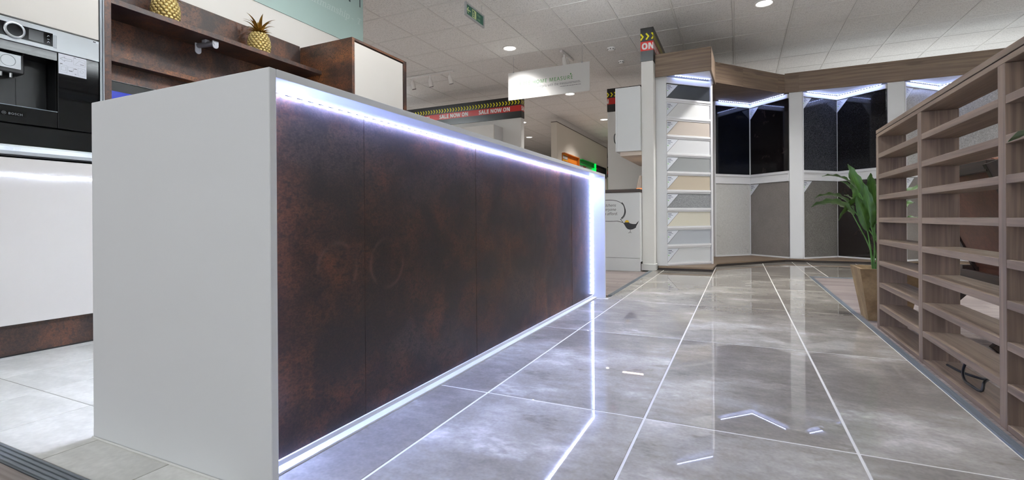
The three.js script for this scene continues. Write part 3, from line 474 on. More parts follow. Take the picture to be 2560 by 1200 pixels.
// ------------------------------------------------------------------ distant partition with display boxes
{
  const pw = new THREE.Group(); pw.name = 'wall_distant'; scene.add(pw); tag(pw, 'distant cream partition with coloured display boxes', null, null, 'structure');
  mesh('panel', bx(-3.735, -3.602, 0, 2.70, -14.41, -9.98, { b: 0.002 }), plain(0xded8cc, 0.75), pw);
  mesh('top_cap', bx(-3.737, -3.6, 2.7, 2.715, -14.41, -9.98, { b: 0 }), plain(0x54504a, 0.6), pw);
  const box = (name, label, z0, z1, y0, y1, mat, inner) => { const t = thing(name, label, 'display box', [0, 0, 0]); mesh('backing', bx(-3.601, -3.59, y0, y1, z0, z1), mat, t); mesh('frame', [bx(-3.6, -3.53, y1 - 0.02, y1, z0, z1), bx(-3.6, -3.53, y0, y1 - 0.02, z0, z0 + 0.03), bx(-3.6, -3.53, y0, y0 + 0.02, z0 + 0.03, z1)], inner, t); return t; };
  const o = box('display_box', 'orange display box on the distant cream wall', -11.41, -10.31, 1.86, 2.07, plain(0xd27a1e, 0.5), plain(0xb8640f, 0.5));
  decal('price_card', canvasTex(128, 96, (g) => { g.fillStyle = '#e0a92c'; g.fillRect(0, 0, 128, 96); g.fillStyle = '#6d6660'; g.fillRect(0, 20, 128, 44); g.fillStyle = '#e8e4da'; for (let i = 0; i < 6; i++) g.fillRect(8 + i * 20, 28, 12, 28); }), 0.34, 0.2, [-3.588, 1.965, -10.5], [0, Math.PI / 2, 0], o);
  const greenGlow = std({ color: 0x0e3a1a, emissive: 0x00e040, emissiveIntensity: 1.6 });
  const g2 = box('display_box', 'green lit display box on the distant cream wall', -12.76, -11.64, 1.93, 2.07, plain(0x3a9a52, 0.5), plain(0x17b84a, 0.5));
  mesh('green_light', bx(-3.59, -3.5, 1.80, 2.06, -12.80, -12.74, { b: 0 }), greenGlow, g2, 'bright green light bar');
  areaLight('green_box_light', 0.06, 0.26, [-3.495, 1.93, -12.77], [0, 1.93, -12.77], new THREE.Color(0.1, 1, 0.3), 14);
  const pk = thing('poster', 'small white poster with pink mark under the green display box', 'poster', [0, 0, 0]); mesh('sheet', bx(-3.601, -3.596, 1.74, 1.925, -12.6, -11.7, { b: 0 }), M.white, pk); mesh('pink_mark', bx(-3.596, -3.5945, 1.8, 1.92, -12.15, -11.9, { b: 0 }), plain(0xd46a5c, 0.6), pk);
  const k = box('display_box', 'black display box on the distant cream wall', -14.04, -12.96, 1.75, 2.055, plain(0x2b2d31, 0.4), plain(0x1c1d20, 0.4));
  decal('yellow_script', canvasTex(128, 48, (g) => { g.clearRect(0, 0, 128, 48); g.strokeStyle = '#e3b32a'; g.lineWidth = 6; g.beginPath(); g.moveTo(8, 32); g.bezierCurveTo(30, 0, 40, 50, 62, 20); g.bezierCurveTo(80, 2, 88, 44, 116, 24); g.stroke(); }), 0.36, 0.09, [-3.588, 1.97, -13.2], [0, Math.PI / 2, 0], k, { transparent: true });
  mesh('white_card', bx(-3.59, -3.585, 1.75, 1.88, -14.0, -13.5, { b: 0 }), M.white, k);
  const far = new THREE.Group(); far.name = 'wall_distant_rear'; scene.add(far); tag(far, 'distant pale green wall', null, null, 'structure');
  mesh('panel', bx(-4.6, -2.4, 0, 2.0, -16.6, -16.5, { b: 0 }), plain(0xcfe0c8, 0.8), far);
  const ff = thing('sale_fascia', 'tiny distant black and yellow fascia beside the cream wall', 'sale fascia', [0, 0, 0]); mesh('board', bx(-4.6, -2.4, 2.0, 2.37, -16.6, -16.5), M.blackMatt, ff); salePrint(ff, 2.2, 0, [-3.5, 2.185, -16.498], 0);
}

// ------------------------------------------------------------------ stone display
const PLAT = [[-0.826, -5.585], [-0.262, -5.585], [-0.246, -6.23], [0.543, -7.21], [3.95, -7.21], [3.95, -8.0], [-0.84, -8.0]];
{
  const t = thing('stone_display_stand', 'zigzag stone display stand with oak fascia, white posts and lit canopy', 'display stand', [0, 0, 0]);
  mesh('platform', prism(PLAT.map(([x, z]) => [x, z]), 0.028, 0.045), M.oakFascia, t, 'oak platform');
  const rec = [[-0.826, -5.6], [-0.275, -5.6], [-0.26, -6.24], [0.535, -7.225], [3.95, -7.225], [3.95, -8.0], [-0.84, -8.0]];
  mesh('platform_plinth', prism(rec, 0, 0.0275), plain(0x3a332f, 0.6), t, 'dark platform plinth');
  // fascia boards
  const board = (x0, z0, x1, z1, y0, y1, off) => { const L = Math.hypot(x1 - x0, z1 - z0), g = bx(0, L, y0, y1, -0.02, 0, { b: 0.001, grain: 0, ou: off }); const m = mesh('fascia_board', g, M.oakFascia, t, 'oak fascia board'); m.position.set(x0, 0, z0); m.rotation.y = -Math.atan2(z1 - z0, x1 - x0); return m; };
  board(-0.845, -5.585, -0.262, -5.585, 2.16, 2.413, 0); board(-0.262, -5.586, -0.246, -6.23, 2.16, 2.413, 1.1);
  board(-0.25, -6.235, 0.05, -6.608, 2.192, 2.436, 2.2); board(0.05, -6.608, 0.46, -7.117, 2.192, 2.436, 0.7); board(0.46, -7.117, 0.5425, -7.21, 2.192, 2.436, 0.3);
  board(0.543, -7.21, 0.70, -7.21, 2.2, 2.45, 0.9); board(0.70, -7.21, 3.95, -7.21, 2.2, 2.45, 1.4);
  mesh('canopy', prism([[-0.84, -5.606], [-0.284, -5.606], [-0.267, -6.235], [-0.246, -6.26], [-0.6, -6.6], [-0.84, -6.6]], 2.19, 2.2), M.white, t, 'white canopy underside');
  mesh('canopy', prism([[-0.246, -6.262], [0.53, -7.228], [0.62, -7.232], [0.62, -8.0], [-0.6, -8.0], [-0.6, -6.605]], 2.197, 2.207), M.oakFascia, t, 'canopy underside with its shading put in as brown');  // brown tone stands in for shading away from the LED strips
  mesh('canopy', prism([[0.621, -7.232], [3.95, -7.232], [3.95, -8.0], [0.621, -8.0]], 2.205, 2.215), M.white, t, 'white canopy underside');
  // posts
  mesh('post', bx(-0.853, -0.737, 0.0455, 2.189, -5.80, -5.655, { b: 0.001 }), M.white, t, 'white post');
  const posts = [[0.592, 0.740], [1.628, 1.794], [2.682, 2.848], [3.736, 3.9]];
  for (const [a, b] of posts) mesh('post', bx(a, b, 0.0455, 2.204, -7.36, -7.23, { b: 0.001 }), M.white, t, 'white post');
  mesh('rear_panel', bx(-0.84, 3.95, 0.0455, 2.44, -8.021, -8.001, { b: 0 }), M.white, t);
  // ------ panels: arms at forty-five degrees
  const S = Math.SQRT1_2, gran = (base, spots, o, n = 190) => sized(texture(512, 512, (u, v) => { let c = base; const a = fbm(u, v, n, n, 2, o), b = fbm(u, v, n * 0.7 | 0, n * 0.7 | 0, 2, o + 5), d = fbm(u, v, 5, 5, 4, o + 9); for (const [th, col, k] of spots) c = mix3(c, col, k * sm(th, th + 0.1, k > 0.5 ? a : b)); const q = 0.95 + 0.1 * d; return [c[0] * q, c[1] * q, c[2] * q]; }), 0.7);
  const veined = (base, vein, o, amt, lo = 0.95) => sized(texture(512, 512, (u, v) => { const w = fbm(u, v, 3, 3, 4, o), r = 1 - Math.abs(2 * fbm(u + w * 0.1, v + w * 0.08, 4, 4, 5, o + 7) - 1), m = fbm(u, v, 3, 3, 3, o + 15), g = fbm(u, v, 100, 100, 2, o + 21); const q = fbm(u, v, 24, 24, 3, o + 33), c = mix3(base, vein, amt * sm(lo, 0.995, r) * sm(0.42, 0.68, m) * sm(0.35, 0.65, q)); const k = 0.95 + 0.1 * g; return [c[0] * k, c[1] * k, c[2] * k]; }), 0.9);
  const gl = (map, roughness = 0.07) => std({ map, roughness });
  const mats = {
    navy: plain(0x0b0e16, 0.05), blackVein: gl(veined([19, 16, 17], [74, 62, 58], 3, 0.6, 0.88), 0.06), darkSpeck: gl(gran([46, 47, 52], [[0.58, [98, 100, 108], 0.7], [0.62, [18, 18, 20], 0.45]], 7)), nearBlack: gl(gran([18, 18, 20], [[0.6, [62, 64, 72], 0.65], [0.6, [8, 8, 9], 0.4]], 14)),
    paleSpeck: gl(gran([176, 174, 170], [[0.62, [214, 213, 210], 0.7], [0.6, [140, 138, 134], 0.45]], 21, 120), 0.15), marble: gl(veined([206, 206, 203], [168, 167, 166], 30, 0.4, 0.96), 0.12), taupe: gl(gran([128, 122, 118], [[0.6, [140, 134, 130], 0.6], [0.6, [116, 110, 106], 0.45]], 35, 100), 0.3), greySpeck: gl(gran([112, 109, 104], [[0.6, [152, 149, 144], 0.75], [0.6, [82, 79, 76], 0.45]], 42), 0.18), brownVein: gl(veined([33, 27, 24], [70, 58, 50], 50, 0.55, 0.92), 0.08),
  };
  const cardTex = canvasTex(128, 128, (g) => { g.fillStyle = '#dfe3ea'; g.fillRect(0, 0, 128, 128); g.fillStyle = '#4a5260'; g.fillRect(6, 14, 40, 6); g.fillStyle = '#7b8494'; g.fillRect(6, 28, 56, 5); g.fillRect(6, 37, 30, 4); g.fillRect(6, 45, 34, 4); g.fillStyle = '#62b43a'; g.beginPath(); g.arc(11, 62, 5, 0, 7); g.fill(); });
  const cardMat = std({ map: cardTex, roughness: 0.4 }), cardEdge = plain(0x3a3d44, 0.6);
  function card(parent, w, h, x, y) { // triangular label in the top left corner
    const s = new THREE.Shape([new THREE.Vector2(0, 0), new THREE.Vector2(w, 0), new THREE.Vector2(0, -h)]); const g = new THREE.ExtrudeGeometry(s, { depth: 0.0015, bevelEnabled: false }); const uv = g.attributes.uv, p = g.attributes.position; for (let i = 0; i < uv.count; i++) uv.setXY(i, p.getX(i) / w, 1 + p.getY(i) / h);
    const m = mesh('label_card', g, cardMat, parent, 'white triangular label'); m.position.set(x, y, 0.0005);
    const e = mesh('card_edge', bx(0, Math.hypot(w, h), -0.0015, 0.0015, 0, 0.002, { b: 0 }), cardEdge, m); e.position.set(0, -h, 0); e.rotation.z = Math.atan2(h, w); return m;
  }
  const pw = 0.615, names = [];
  function frame(x, z, th, len) { // rails, vertex strip and light of one arm, in its own coordinates
    const g = new THREE.Group(); g.name = 'panel_frame'; t.add(g); g.position.set(x, 0, z); g.rotation.y = th;
    mesh('top_rail', bx(0, len, 2.135, 2.19, -0.02, 0.012, { b: 0.001 }), M.rail, g); mesh('middle_rail', [bx(0, len, 1.155, 1.187, -0.02, 0.014), bx(0, len, 1.09, 1.155, -0.02, 0.004), bx(0, len, 1.055, 1.09, -0.02, 0.012)], M.rail, g); mesh('bottom_rail', bx(0, len, 0.0455, 0.064, -0.02, 0.014), M.rail, g);
    mesh('side_rail', bx(-0.012, 0.0, 0.0455, 2.19, -0.02, 0.012), M.rail, g);
    mesh('backing', bx(0, len, 0.0455, 2.19, -0.04, -0.021, { b: 0 }), M.white, g);
    ledStrip(g, len - 0.06, [0.03, 2.1935, 0.04], [0, 0, 0], ledBeadShow);
    const c = new THREE.Vector3(len / 2, 2.186, 0.04).applyMatrix4(new THREE.Matrix4().makeRotationY(th)).add(new THREE.Vector3(x, 0, z));
    const l = areaLight('display_led_light', len - 0.06, 0.008, c.toArray(), [c.x, 0, c.z], ledColor, LED_SHOW); l.rotation.set(-Math.PI / 2, 0, th); return g;
  }
  function slab(x, z, th, y0, y1, mat, label, hasCard = true, len = pw) {
    const s = thing('stone_slab', label, 'stone slab', [x, 0, z], th, 'large stone slabs in the display');
    mesh('slab', bx(0.002, len - 0.002, y0, y1, -0.016, 0, { b: 0.0015, ou: rr(0, 1), ov: rr(0, 1) }), mat, s);
    if (hasCard) card(s, 0.15, 0.16, 0.003, y1 - 0.004);
    return s;
  }
  const arms = [];
  const V1 = [0.1445, -7.678], A1 = [V1[0] - S * 0.63, V1[1] + S * 0.63];
  arms.push([A1, Math.PI / 4, 'navy', 'marble', 'glossy blue-black slab, upper row, directly right of the sample rack', 'pale marble slab, lower row, directly right of the sample rack', false, false]);
  arms.push([V1, -Math.PI / 4, 'blackVein', 'taupe', 'black stone slab with faint brown veins, upper row, left of the first white post', 'plain taupe slab, lower row, left of the first white post', true, true]);
  const bays = [[0.740, 'darkSpeck', 'greySpeck', 'nearBlack', 'brownVein', 'dark grey speckled slab, upper row, right of the first white post', 'mid grey speckled slab, lower row, behind the plant leaves', 'near-black speckled slab, upper row, left of the second white post', 'dark brown veined slab, lower row, behind the plant'],
    [1.794, 'paleSpeck', 'taupe', 'paleSpeck', 'greySpeck', 'pale grey speckled slab, upper row, right of the second white post', 'taupe slab, lower row, seen through the open bookshelf', 'pale stone slab in the right half of the third bay, seen through the bookshelf', 'grey speckled slab, lower row, hidden mostly by the bookshelf and chair'],
    [2.848, 'marble', 'paleSpeck', 'marble', 'taupe', 'marble slab in the fourth bay behind the bookshelf, upper left', 'pale slab in the fourth bay behind the bookshelf, lower left', 'marble slab in the fourth bay behind the bookshelf, upper right', 'taupe slab in the fourth bay behind the bookshelf, lower right']];
  for (const [x, a, b, c, d, la, lb, lc, ld] of bays) { const L = 0.628, V = [x + S * L, -7.232 - S * L]; arms.push([[x + 0.006, -7.236], Math.PI / 4, a, b, la, lb, true, true]); arms.push([V, -Math.PI / 4, c, d, lc, ld, true, false]); }
  for (const [[x, z], th, up, lo, lu, ll, c1, c2] of arms) { frame(x, z, th, pw); slab(x, z, th, 1.19, 2.132, mats[up], lu, c1); slab(x, z, th, 0.0655, 1.052, mats[lo], ll, c2); }
  // ------ sample rack
  const RX = -0.736, RZ = -5.655, TH = Math.PI / 4, RL = 0.612;
  const rk = thing('sample_rack', 'white rack of ten worktop samples between pillar and dark slabs', 'sample rack', [RX, 0, RZ], TH);
  mesh('backing', bx(0, RL, 0.0455, 2.185, -0.06, -0.041, { b: 0 }), M.white, rk);
  mesh('top_rail', bx(0, RL, 2.10, 2.165, -0.04, 0.008, { b: 0.001 }), M.rail, rk);
  mesh('side_rail', bx(RL - 0.004, RL + 0.022, 0.0455, 2.187, -0.06, 0.016, { b: 0.001 }), M.rail, rk, 'white upright');
  const pitch = 0.2057, ys = 2.092;
  for (let i = 0; i < 10; i++) { const b = ys - pitch * i - 0.160; mesh('ledge', [bx(0, RL - 0.006, b - 0.044, b - 0.024, -0.04, 0.004, { b: 0.001 }), bx(0, RL - 0.006, b - 0.024, b - 0.001, -0.04, 0.012, { b: 0.001 })], M.rail, rk); }
  const cols = [[0x2c3036, 'dark charcoal sample board, topmost in the rack'], [0xdfe0e0, 'white sample board, second from the top in the rack'], [0xc0b6ac, 'warm greige sample board, third from the top in the rack'], [0xdcdee0, 'white sample board, fourth from the top in the rack'], [0x9a9d9d, 'mid grey sample board, fifth from the top in the rack'], [0xc4b8a4, 'beige sample board in the rack, above the speckled grey one'], [null, 'speckled grey sample board in the white rack'], [0xd6d2c2, 'cream sample board in the rack, below the speckled grey one'], [0xb2b7bd, 'pale blue-grey sample board, second from the bottom in the rack'], [0xd4d7d8, 'white sample board, lowest in the rack']];
  const speck = gl(gran([136, 138, 140], [[0.58, [176, 178, 180], 0.8], [0.6, [96, 98, 100], 0.45]], 55), 0.3);
  cols.forEach(([hex, label], i) => { const top = ys - pitch * i, s = thing('sample_board', label, 'sample board', [RX, 0, RZ], TH, 'sample boards in the white rack'); mesh('board', bx(0.003, RL - 0.009, top - 0.160, top, -0.012, 0, { b: 0.001 }), hex === null ? speck : plain(hex, 0.3), s); card(s, 0.155, 0.15, 0.004, top - 0.004); });
  const lg = new THREE.Group(); lg.name = 'rack_light'; t.add(lg); lg.position.set(RX, 0, RZ); lg.rotation.y = TH; ledStrip(lg, 0.5, [0.09, 2.1865, 0.03], [0, 0, 0], ledBeadShow);
  const c = new THREE.Vector3(0.34, 2.179, 0.03).applyMatrix4(new THREE.Matrix4().makeRotationY(TH)).add(new THREE.Vector3(RX, 0, RZ)); areaLight('rack_led_light', 0.5, 0.008, c.toArray(), [c.x, 0, c.z], ledColor, LED_SHOW).rotation.set(-Math.PI / 2, 0, TH);
}

// ------------------------------------------------------------------ bookshelf on the right
{
  const t = thing('open_bookshelf', 'grey-brown oak open bookshelf with many low compartments', 'bookshelf', [0, 0, 0]);
  const X0 = 0.650, X1 = 0.766, ups = [[-3.11, -3.066], [-2.459, -2.415], [-1.789, -1.748], [-1.12, -1.078]];
  for (const [a, b] of ups) mesh('upright', bx(X0, X1, 0.0005, 0.995, a, b, { b: 0.001, grain: 1, ou: rr(0, 2), ov: rr(0, 2) }), M.oak, t);
  const tops = [0.907, 0.7997, 0.692, 0.5765, 0.464, 0.3545, 0.2427, 0.130, 0.0185];
  for (let k = 0; k < 3; k++) for (const y of tops) mesh('shelf_board', bx(X0 + 0.0006, X1 - 0.001, Math.max(0.001, y - 0.0235), y, ups[k][1] + 0.0005, ups[k + 1][0] - 0.0005, { b: 0.001, grain: 2, ou: rr(0, 3), ov: rr(0, 3) }), M.oak, t);
  mesh('top_board', bx(X0 + 0.0006, X1, 0.9955, 1.012, -3.11, -1.078, { b: 0.0012, grain: 2 }), M.oak, t); mesh('top_board', bx(X0, X1, 1.0145, 1.034, -3.112, -1.076, { b: 0.0012, grain: 2, ov: 0.33 }), M.oak, t);
  mesh('top_joint', bx(X0 + 0.004, X1 - 0.004, 1.012, 1.0145, -3.105, -1.083, { b: 0 }), M.blackMatt, t);
}
{
  const t = thing('power_cable', 'coiled black power cable with pale plug on the lowest shelf', 'cable', [0, 0, 0]);
  mesh('cord', tube([[0.70, 0.026, -2.33], [0.715, 0.025, -2.24], [0.74, 0.03, -2.16], [0.735, 0.045, -2.10], [0.72, 0.055, -2.06], [0.70, 0.05, -2.03], [0.692, 0.028, -2.02], [0.685, 0.025, -2.08], [0.69, 0.026, -2.15], [0.705, 0.05, -2.2], [0.72, 0.085, -2.2], [0.735, 0.09, -2.14], [0.742, 0.06, -2.03], [0.745, 0.03, -1.95], [0.75, 0.025, -1.85]], 0.0045, 120, 8), plain(0x121316, 0.4), t);
  mesh('plug', bx(0.725, 0.755, 0.06, 0.085, -2.20, -2.13, { b: 0.004 }), plain(0xc8c9d6, 0.4), t, 'pale plug');
}
// ------------------------------------------------------------------ plants
{
  const leafTex = texture(256, 256, (u, v) => { const mid = Math.exp(-Math.pow((u - 0.5) / 0.025, 2)), rib = Math.pow(0.5 + 0.5 * Math.sin((v * 26 + Math.abs(u - 0.5) * 16) * Math.PI), 3), n = fbm(u, v, 6, 6, 4, 3); let c = mix3([34, 66, 16], [84, 124, 34], 0.75 * n + 0.1 * rib); c = mix3(c, [108, 142, 60], 0.55 * mid); return c; });
  const leafMat = std({ map: leafTex, roughness: 0.42, side: THREE.DoubleSide, transmission: 0.12, thickness: 0 }), stemMat = plain(0x4f7a34, 0.5), soil = plain(0x2c211c, 0.95);
  const potTex = sized(texture(256, 256, (u, v) => { const a = fbm(u, v, 3, 3, 5, 5), g = fbm(u, v, 40, 40, 3, 9); const c = mix3([122, 98, 66], [160, 135, 98], sm(0.3, 0.7, a)); const k = 0.92 + 0.16 * g; return [c[0] * k, c[1] * k, c[2] * k]; }), 0.4);
  const potMat = std({ map: potTex, roughness: 0.7 });
  // a leaf on its stalk from the pot to a tip: base, mid (end of stalk), tip in plant coordinates
  function leaf(parent, base, mid, tip, width, sag, twist) {
    const b = new THREE.Vector3(...base), m = new THREE.Vector3(...mid), p = new THREE.Vector3(...tip); const L = p.clone().sub(m).length();
    const dir0 = m.clone().sub(b).normalize(); const ctrl = m.clone().add(dir0.multiplyScalar(L * 0.4)).lerp(m.clone().lerp(p, 0.5), 0.5); ctrl.y += sag;
    const curve = new THREE.QuadraticBezierCurve3(m, ctrl, p), n = 16, pos = [], uv = [], idx = []; const up = new THREE.Vector3(0, 1, 0);
    for (let i = 0; i <= n; i++) { const t = i / n, c = curve.getPoint(t), d = curve.getTangent(t); let s = new THREE.Vector3().crossVectors(d, up); if (s.length() < 0.05) s.set(1, 0, 0); s.normalize().applyAxisAngle(d, twist); const nn = new THREE.Vector3().crossVectors(s, d);
      const w = width * Math.pow(Math.sin(Math.PI * Math.min(1, 0.04 + 0.96 * Math.pow(t, 0.8))), 0.75) + 0.0008, wave = 0.17 * width * Math.sin(i * 1.9);
      for (let k = 0; k <= 4; k++) { const q = (k - 2) / 2; const v = c.clone().addScaledVector(s, q * w).addScaledVector(nn, (Math.abs(q) * 0.35 * w) + (Math.abs(q) > 0.9 ? wave : 0)); pos.push(v.x, v.y, v.z); uv.push(k / 4, t); } }
    for (let i = 0; i < n; i++) for (let k = 0; k < 4; k++) { const a = i * 5 + k; idx.push(a, a + 5, a + 1, a + 1, a + 5, a + 6); }
    const g = new THREE.BufferGeometry(); g.setAttribute('position', new THREE.Float32BufferAttribute(pos, 3)); g.setAttribute('uv', new THREE.Float32BufferAttribute(uv, 2)); g.setIndex(idx); g.computeVertexNormals();
    const o = mesh('leaf', g, leafMat, parent); const h = b.clone().lerp(m, 0.5); h.x += (b.x - m.x) * 0.12; h.z += (b.z - m.z) * 0.12;
    mesh('stalk', tube([b.toArray(), h.toArray(), m.toArray()], 0.0032, 10, 6), stemMat, o); return o;
  }
  function pot(parent, b, tp, h) { // square tapered pot: half widths at base and rim
    const ring = (r, y) => [[-r, y, -r], [r, y, -r], [r, y, r], [-r, y, r]]; const L = [ring(b, 0), ring(tp, h), ring(tp - 0.016, h), ring(tp - 0.03, h - 0.03)]; const pos = [], uv = [];
    const quad = (A, B, C, D, l) => { for (const q of [A, B, C, A, C, D]) { pos.push(...q); uv.push(l ? q[0] : q[2], l ? q[1] : q[1]); } };
    for (let k = 0; k < 3; k++) for (let i = 0; i < 4; i++) { const j = (i + 1) % 4; quad(L[k][j], L[k][i], L[k + 1][i], L[k + 1][j], i % 2 === 0); }
    quad(L[0][0], L[0][1], L[0][2], L[0][3], true);
    const g = new THREE.BufferGeometry(); g.setAttribute('position', new THREE.Float32BufferAttribute(pos, 3)); g.setAttribute('uv', new THREE.Float32BufferAttribute(uv, 2)); g.computeVertexNormals(); mesh('pot', g, potMat, parent, 'tan square tapered pot');
    const sg = new THREE.PlaneGeometry(2 * (tp - 0.028), 2 * (tp - 0.028), 10, 10).rotateX(-Math.PI / 2); const p = sg.attributes.position; for (let i = 0; i < p.count; i++) p.setY(i, h - 0.032 + rr(0, 0.012)); sg.computeVertexNormals(); mesh('soil', sg, soil, parent, 'dark soil');
  }
  const P = thing('potted_plant', 'green leafy plant in a tan square tapered pot beside the bookshelf', 'plant', [0.742, 0.0008, -3.392]);
  pot(P, 0.092, 0.138, 0.292);
  const O = [0.742, 0, -3.392], rel = (x, y, z) => [x - O[0], y, z - O[2]];
  const bs = () => [rr(-0.05, 0.05), 0.262, rr(-0.05, 0.05)];
  const L = [ // stalk end, tip (world), half width, sag, twist
    [[0.66, 0.60, -3.42], [0.585, 0.895, -3.45], 0.042, 0.02, 1.2], [[0.60, 0.59, -3.40], [0.395, 0.645, -3.46], 0.036, 0.06, 0.5], [[0.61, 0.62, -3.44], [0.42, 0.70, -3.5], 0.03, 0.07, 0.3], [[0.63, 0.72, -3.40], [0.455, 0.83, -3.46], 0.026, 0.05, 0.2], [[0.64, 0.66, -3.38], [0.53, 0.56, -3.42], 0.022, 0.05, 0.6],
    [[0.70, 0.60, -3.38], [0.675, 0.83, -3.36], 0.036, 0.02, 1.3], [[0.68, 0.52, -3.36], [0.64, 0.78, -3.36], 0.03, 0.02, 1.0], [[0.73, 0.55, -3.42], [0.80, 0.86, -3.44], 0.036, 0.03, 1.2], [[0.78, 0.56, -3.40], [0.93, 0.76, -3.36], 0.034, 0.06, 0.5], [[0.78, 0.52, -3.45], [0.92, 0.66, -3.52], 0.034, 0.08, 0.4],
    [[0.74, 0.56, -3.48], [0.78, 0.80, -3.66], 0.034, 0.05, 0.5], [[0.70, 0.52, -3.48], [0.60, 0.72, -3.66], 0.03, 0.05, 0.6], [[0.76, 0.48, -3.34], [0.88, 0.56, -3.24], 0.03, 0.06, 0.4], [[0.66, 0.50, -3.36], [0.60, 0.70, -3.34], 0.026, 0.02, 1.1], [[0.69, 0.58, -3.44], [0.56, 0.80, -3.52], 0.03, 0.04, 0.7], [[0.75, 0.60, -3.36], [0.84, 0.83, -3.30], 0.03, 0.03, 0.9],
  ];
  for (const [m, tp, w, sg, tw] of L) leaf(P, bs(), rel(...m), rel(...tp), w, sg, tw);
  const Q = thing('potted_plant', 'plant at the right picture edge, only one green leaf tip in view', 'plant', [0.5, 0.0005, -0.5]);
  pot(Q, 0.07, 0.10, 0.26); const rq = (x, y, z) => [x - 0.5, y, z + 0.5];
  const bq = () => [rr(-0.03, 0.03), 0.23, rr(-0.03, 0.03)];
  leaf(Q, bq(), rq(0.60, 0.785, -1.18), rq(0.60, 0.766, -1.60), 0.024, -0.05, 0.25);
  for (const [m, tp] of [[[0.52, 0.6, -0.42], [0.66, 0.8, -0.24]], [[0.46, 0.6, -0.44], [0.31, 0.76, -0.26]], [[0.52, 0.62, -0.5], [0.7, 0.86, -0.46]], [[0.48, 0.64, -0.48], [0.46, 0.92, -0.38]]]) leaf(Q, bq(), rq(...m), rq(...tp), 0.03, 0.05, 0.5);
}
// ------------------------------------------------------------------ leather lounge chair behind the bookshelf
{
  const leather = sized(texture(256, 256, (u, v) => { const a = fbm(u, v, 4, 4, 5, 3), g = fbm(u, v, 60, 60, 2, 8); const c = mix3([92, 54, 38], [122, 76, 54], a); const k = 0.9 + 0.2 * g; return [c[0] * k, c[1] * k, c[2] * k]; }), 0.5);
  const lm = std({ map: leather, roughness: 0.5 }), wd = M.darkWood;
  const t = thing('lounge_chair', 'brown leather lounge chair with slanted dark wood frame behind the bookshelf', 'chair', [1.06, 0.0008, -3.1], 0.04);
  // chair faces +x, its back toward the bookshelf; local z across
  const bar = (a, b, w, d) => { const A = new THREE.Vector3(...a), B = new THREE.Vector3(...b), L = A.distanceTo(B); const g = bx(-w / 2, w / 2, 0, L, -d / 2, d / 2, { grain: 1 }); const q = new THREE.Quaternion().setFromUnitVectors(new THREE.Vector3(0, 1, 0), B.clone().sub(A).normalize()); g.applyQuaternion(q); g.translate(A.x, A.y, A.z); return g; };
  const pad = (pts, w, th) => { const c = new THREE.CatmullRomCurve3(pts.map((p) => new THREE.Vector3(p[0], p[1], 0))); const n = 20, s = new THREE.Shape(); const up = [], dn = []; for (let i = 0; i <= n; i++) { const p = c.getPoint(i / n), d = c.getTangent(i / n); up.push([p.x - d.y * th / 2, p.y + d.x * th / 2]); dn.unshift([p.x + d.y * th / 2, p.y - d.x * th / 2]); } [...up, ...dn].forEach((q, i) => (i ? s.lineTo(...q) : s.moveTo(...q))); return new THREE.ExtrudeGeometry(s, { depth: w, bevelEnabled: true, bevelSize: 0.012, bevelThickness: 0.012, bevelSegments: 3 }).translate(0, 0, -w / 2); };
  mesh('backrest', pad([[0.14, 0.34], [0.05, 0.55], [-0.01, 0.72], [-0.03, 0.83]], 0.60, 0.07), lm, t, 'brown leather backrest'); mesh('seat', pad([[0.12, 0.34], [0.35, 0.35], [0.62, 0.39]], 0.60, 0.09), lm, t, 'brown leather seat');
  for (const z of [-0.36, 0.36]) { mesh('leg', bar([-0.09, 0.004, z], [0.30, 0.44, z], 0.05, 0.034), wd, t); mesh('leg', bar([0.62, 0.004, z], [0.5, 0.60, z], 0.05, 0.034), wd, t); mesh('armrest', bar([-0.02, 0.60, z], [0.62, 0.62, z], 0.035, 0.07), wd, t); mesh('back_post', bar([0.13, 0.28, z * 0.9], [-0.09, 0.815, z * 0.9], 0.05, 0.03), wd, t); mesh('side_rail', bar([0.05, 0.29, z * 0.94], [0.58, 0.31, z * 0.94], 0.05, 0.03), wd, t); }
  mesh('back_rail', bar([-0.09, 0.80, -0.325], [-0.09, 0.80, 0.325], 0.03, 0.05), wd, t); mesh('cross_rail', bar([0.05, 0.27, -0.34], [0.05, 0.27, 0.34], 0.03, 0.05), wd, t);
}

